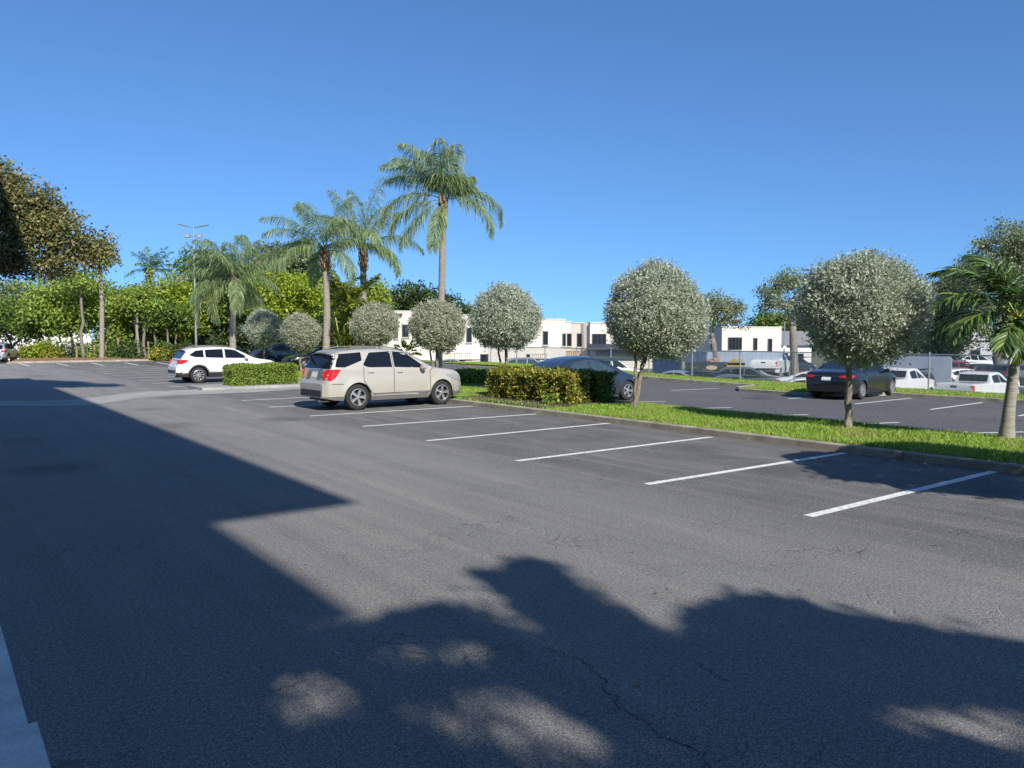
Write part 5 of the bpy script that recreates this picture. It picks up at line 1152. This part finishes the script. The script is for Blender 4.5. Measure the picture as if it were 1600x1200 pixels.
# right-hand background trees
Rg = 'trees in the lower lot beyond the fence'
def lowz(px, d): return z_low(UV(AT(px, 526, d))[1])
bgtree('forked_oak', 1129, 56, [(1128, 480, 28, 24), (1148, 488, 20, 18), (1105, 478, 24, 20), (1120, 500, 22, 12), (1160, 505, 10, 8)], 'forked pale-trunked tree between the two big silver globe trees', lowz(1129, 56), leafm='olive', barkm='bark', tr=.27, fork=(-.75, 0, 3.2), n=420, per=13, leaf=.17, spread=.24, seed=141, shell=(.3, 1.1), twigs=9, group=Rg)
bgtree('airy_oak', 1247, 58, [(1225, 440, 30, 20), (1255, 450, 28, 26), (1205, 462, 22, 16), (1235, 478, 26, 18), (1265, 480, 22, 24), (1195, 480, 14, 9)], 'tall airy grey-green tree left of the largest silver globe tree', lowz(1247, 58), leafm='olive', barkm='bark', tr=.33, fork=(-.4, 0, 4.2), n=640, per=13, leaf=.17, spread=.25, seed=142, shell=(.3, 1.1), twigs=8, group=Rg)
bgtree('leafy_tree', 1210, 100, [(1200, 505, 24, 14), (1228, 508, 22, 14)], 'olive-green tree behind the cream building, below the airy tree', -1.5, leafm='green', n=420, per=12, leaf=.4, spread=.5, seed=143, tr=.25, group=Rg)
bgtree('leafy_tree', 1252, 92, [(1245, 535, 26, 26), (1270, 520, 30, 30)], 'dense green tree behind the small grey-roofed house', -1.6, leafm='dark', n=500, per=12, leaf=.4, spread=.5, seed=144, tr=.25, group=Rg)
bgtree('spreading_oak', 1556, 60, [(1585, 375, 40, 30), (1620, 390, 50, 44), (1550, 415, 46, 34), (1590, 440, 60, 40), (1510, 425, 26, 18), (1640, 460, 50, 50), (1535, 382, 10, 6)], 'large spreading tree behind the short stout palm at the right edge', lowz(1556, 60), leafm='olive', barkm='bark', tr=.42, fork=(0, 0, 4.0), n=2600, per=13, leaf=.19, spread=.30, seed=145, shell=(.3, 1.05), twigs=7, group=Rg)
bgtree('leafy_tree', 1478, 68, [(1500, 445, 34, 24), (1470, 465, 36, 28), (1510, 490, 44, 34), (1460, 500, 40, 34), (1480, 535, 42, 22)], 'grey-green tree right behind the largest silver globe tree', lowz(1478, 68), leafm='olive', barkm='bark', tr=.3, n=1400, per=13, leaf=.27, spread=.42, seed=146, group=Rg)
bgtree('leafy_tree', 1600, 74, [(1600, 505, 40, 34), (1570, 520, 30, 26), (1630, 510, 40, 40)], 'dark green tree low behind the short stout palm', lowz(1600, 74), leafm='green', n=900, per=13, leaf=.3, spread=.45, seed=147, tr=.25, group=Rg)
bgtree('leafy_tree', 1418, 76, [(1405, 515, 30, 26), (1430, 530, 26, 20)], 'dark tree behind the pale blue box truck', lowz(1418, 76), leafm='dark', n=500, per=13, leaf=.3, spread=.45, seed=148, tr=.2, group=Rg)
# flower bed, far left
for i, (px, py, r, mt, lab) in enumerate([(40, 563, .9, 'croton', 'low yellow-green plants in the mulch bed right of the silver SUV'), (62, 561, 1.1, 'lime', 'yellow-green bromeliad-like clump before the white wall'), (80, 562, .8, 'croton', 'bright yellow clump at the right end of the flower bed'), (72, 553, 1.3, 'lightgreen', 'taller green bush behind the flower bed'), (110, 553, 1.3, 'dark', 'dark bush around the pale trunk by the white wall'),
                                           (200, 552, 1.2, 'dark', 'dark bush between the tall palm and the close pair of trunks'), (176, 555, 1.0, 'green', 'green bush right of the tall bare palm'), (250, 558, .7, 'croton', 'yellowish low plants by the thin trunks, left of the white SUV'), (255, 552, 1.2, 'green', 'green bush left of the light pole'), (140, 545, 1.0, 'hedge', 'clipped light bush between the pale trunk and the tall palm'), (292, 552, 1.2, 'dark', 'dark bush behind the roof of the white SUV')]):
    q = GP(px, 564); dd = q.y + (1.2 if py < 558 else 0); q = AT(px, 526, dd); q.z = .15
    o = crown_mesh('garden_bush', [(0, 0, r * .45, r, r * .7, r * .75)], 130, 12, .2, M[mt], None, .18, seed=300 + i); o.location = q; tag(o, lab, 'bush')

# ------------------------------------------------------------------ what casts the foreground shade: a tall block to the left, trees behind the viewer
HT = (2.45 - WU) / SH[0]; OV = 4.12 - 2.45
root = empty('office_block', W(WU - 1.4, 0), 0, 'tall cream office block along the walkway at the left, throwing the long shadow', 'building')
o0 = root.location.copy()
def wbox(nm, u0, u1, v0, v1, z0, z1, m, par):
    mb = MB(); mb.prism([(q.x - o0.x, q.y - o0.y) for q in (W(u0, v0), W(u1, v0), W(u1, v1), W(u0, v1))], z0, z1); return mb.build(nm, M[m], par)
v1_, v2_ = 8.55 - SH[1] * HT, 44.0 - SH[1] * HT
WW = WU - 1.25
wbox('wall', -14, WW, -40, v2_, 0, HT - .005, 'creamshade', root)
wbox('roof_slab', -14, WU + OV, v1_, v2_ + .02, HT, HT + .12, 'cream', root)
wbox('eaves_slab', -14, WU, 5.0 - SH[1] * HT, v1_ - .01, HT, HT + .05, 'cream', root)
for fl in range(int(HT / 3.1)):
    for k in range(9):
        v = -10 + 4.0 * k
        if v + 2.5 > v2_: break
        w = wbox('window', WW - .04, WW + .05, v, v + 2, 1.4 + 3.1 * fl, 2.7 + 3.1 * fl, 'winframe', root); wbox('pane', WW + .05, WW + .056, v + .08, v + 1.92, 1.48 + 3.1 * fl, 2.62 + 3.1 * fl, 'pane', w)

def in_poly(x, y, poly):
    c = np.zeros(len(x), bool); n = len(poly); j = n - 1
    for i in range(n):
        xi, yi = poly[i]; xj, yj = poly[j]
        k = ((yi > y) != (yj > y)) & (x < (xj - xi) * (y - yi) / ((yj - yi) + 1e-9) + xi); c ^= k; j = i
    return c
def shade_tree(name, label, poly_px, holes, zr, n, leaf, base_uv, seed, leafm='dark'):
    """a tree behind the viewer; its crown is shaped so that its shade on the asphalt has this outline"""
    g = np.random.default_rng(seed); poly = [UV(GP(x, y)) for x, y in poly_px]; A = np.array(poly); lo, hi = A.min(0), A.max(0)
    P = np.zeros((0, 2))
    while len(P) < n:
        q = g.uniform(lo, hi, (n * 2, 2)); q = q[in_poly(q[:, 0], q[:, 1], poly)]
        keep = np.ones(len(q), bool)
        for hx, hy, rx, ry, den in holes:
            c = np.array(UV(GP(hx, hy))); ex = np.array(UV(GP(hx + rx, hy))) - c; ey = np.array(UV(GP(hx, hy - ry))) - c
            Mx = np.linalg.inv(np.stack([ex, ey], 1)); k = (Mx @ (q - c).T).T; keep &= ~(((k ** 2).sum(1) < 1) & (g.uniform(0, 1, len(q)) > den))
        P = np.concatenate([P, q[keep]])
    P = P[:n] + g.normal(size=(n, 2)) * np.where(g.uniform(0, 1, (n, 1)) < .35, .10, .02); z = g.uniform(zr[0], zr[1], n); u, v = P[:, 0] - SH[0] * z, P[:, 1] - SH[1] * z
    C = np.stack([UX * u + VX * v, UY * u + VY * v, z], 1)
    V, Q = leaf_quads(C, g.normal(size=C.shape), g.normal(size=C.shape) * .5 + np.array([.3, -.6, .5]), leaf * g.uniform(.6, 1.2, n), leaf * .6 * g.uniform(.7, 1.1, n))
    b = W(*base_uv, 0); root = empty(name, b, 0, label, 'tree'); V = V - np.array(b)
    np_mesh('crown', V, Q, M[leafm], root); mb = MB(); m = C.mean(0) - np.array(b)
    fk = Vector((m[0] * .4, m[1] * .4, zr[0] * .6)); limb(mb, (0, 0, -.1), fk, .16, .12, 6, .05)
    for i in g.choice(n, 14): limb(mb, fk, Vector(C[i] - np.array(b)), .06, .01, 5, .1, 6)
    mb.build('trunk', M['bark'], root, True, 0)
TOPE = [(250, 1010), (420, 1000), (500, 990), (580, 978), (680, 945), (740, 962), (800, 990), (870, 1022), (905, 1030), (872, 1000), (838, 965), (800, 932), (755, 902), (738, 892), (790, 896), (820, 873), (850, 886), (900, 922), (960, 955), (1030, 992), (1090, 1024), (1112, 1032), (1098, 1000), (1085, 958)]
shade_tree('shade_tree', 'broad tree behind the viewer, casting dappled shade on the near asphalt', TOPE + [(1092, 1300), (150, 1300), (180, 1080)],
           [(490, 1090, 80, 42, .0), (630, 1022, 48, 25, .0), (728, 1020, 48, 23, .0), (760, 1118, 150, 50, .03), (940, 1178, 150, 36, .06), (915, 975, 80, 14, .25), (870, 1145, 80, 26, .08), (600, 1170, 60, 20, .3)], (8.0, 11.0), 24000, .15, (3.0, -12), 401)
shade_tree('shade_tree', 'clipped tree behind the viewer to the right, casting the broad shade at lower right', [(1085, 958), (1120, 946), (1160, 932), (1210, 936), (1300, 957), (1400, 978), (1500, 993), (1600, 1010), (1720, 1040), (1780, 1300), (1085, 1300)],
           [(1490, 1125, 150, 26, .0), (1590, 1160, 120, 26, .0), (1400, 1095, 80, 14, .2), (1300, 1180, 80, 20, .2)], (7.0, 9.5), 21000, .15, (5.2, -10), 402)
shade_tree('shade_tree', 'tree out of view to the right, casting the shadow across the two nearest stalls', [(1222, 712), (1262, 706), (1330, 706), (1372, 702), (1420, 700), (1470, 706), (1540, 716), (1700, 738), (1700, 806), (1600, 780), (1560, 778), (1480, 770), (1420, 768), (1380, 755), (1300, 748), (1255, 728)],
           [], (3.0, 4.6), 12000, .14, (10.4, .6), 403)
# leaf litter and bits by the kerb
lt = MB(); g = np.random.default_rng(500)
n = 260; u = np.concatenate([12.68 - np.abs(g.normal(size=n)) * .25, g.uniform(1, 12, 70)]); v = np.concatenate([g.uniform(4, 24, n), g.uniform(3, 16, 70)]); C = np.stack([UX * u + VX * v, UY * u + VY * v, np.full(len(u), .012)], 1)
V, Q = leaf_quads(C, g.normal(size=C.shape) * np.array([1, 1, .1]), g.normal(size=C.shape) * .2 + np.array([0, 0, 1]), g.uniform(.02, .06, len(u)), g.uniform(.015, .035, len(u)))
o = np_mesh('leaf_litter', V, Q, leafy('dry_leaves', [(0, (.10, .06, .03)), (.6, (.28, .20, .10)), (1, (.5, .45, .35))], .1)); o['kind'] = 'stuff'

# ------------------------------------------------------------------ light, sky, camera
sv = Vector((-(SH[0] * UX + SH[1] * VX), -(SH[0] * UY + SH[1] * VY), 1.0)).normalized()
el = math.asin(sv.z); az = math.atan2(sv.x, sv.y)
ld = bpy.data.lights.new('sun', 'SUN'); ld.energy = 3.8; ld.angle = R(.52); ld.color = (1.0, .945, .85)
lo = bpy.data.objects.new('sun', ld); COL.objects.link(lo); lo.rotation_euler = (-sv).to_track_quat('-Z', 'Y').to_euler(); lo.location = sv * 60
w = bpy.data.worlds.new('World'); SC.world = w; w.use_nodes = True; nt = w.node_tree; bg = nt.nodes['Background']
sky = nt.nodes.new('ShaderNodeTexSky'); sky.sky_type = 'NISHITA'; sky.sun_disc = False; sky.sun_elevation = el; sky.sun_rotation = az
sky.air_density = 1.0; sky.dust_density = .1; sky.ozone_density = 4; sky.altitude = 0
wt = nt.nodes.new('ShaderNodeTexCoord'); wa = nt.nodes.new('ShaderNodeVectorMath'); wa.operation = 'ADD'; wa.inputs[1].default_value = (0, 0, .12)
wn = nt.nodes.new('ShaderNodeVectorMath'); wn.operation = 'NORMALIZE'; wg = nt.nodes.new('ShaderNodeGamma'); wg.inputs[1].default_value = 1.0
wm_ = nt.nodes.new('ShaderNodeMix'); wm_.data_type = 'RGBA'; wm_.blend_type = 'MULTIPLY'; wm_.inputs[0].default_value = 1; wm_.inputs[7].default_value = (.55, .785, .97, 1)
nt.links.new(wt.outputs['Generated'], wa.inputs[0]); nt.links.new(wa.outputs[0], wn.inputs[0]); nt.links.new(wn.outputs[0], sky.inputs[0]); nt.links.new(sky.outputs[0], wg.inputs[0])
nt.links.new(wg.outputs[0], wm_.inputs[6]); nt.links.new(wm_.outputs[2], bg.inputs[0]); bg.inputs[1].default_value = .100
cd = bpy.data.cameras.new('camera'); cam = bpy.data.objects.new('camera', cd); COL.objects.link(cam); SC.camera = cam
cd.sensor_width = 36; cd.sensor_fit = 'HORIZONTAL'; cd.lens = FPX / 1600 * 36; cd.clip_end = 3000; cd.clip_start = .05
cam.location = (0, 0, EYE); cam.rotation_euler = (math.pi / 2 - PIT, 0, 0)
SC.view_settings.view_transform = 'Standard'; SC.view_settings.look = 'None'; SC.view_settings.gamma = 1; SC.view_settings.exposure = .78
SC.cycles.max_bounces = 6; SC.cycles.diffuse_bounces = 3; SC.cycles.transparent_max_bounces = 4; SC.cycles.use_denoising = True
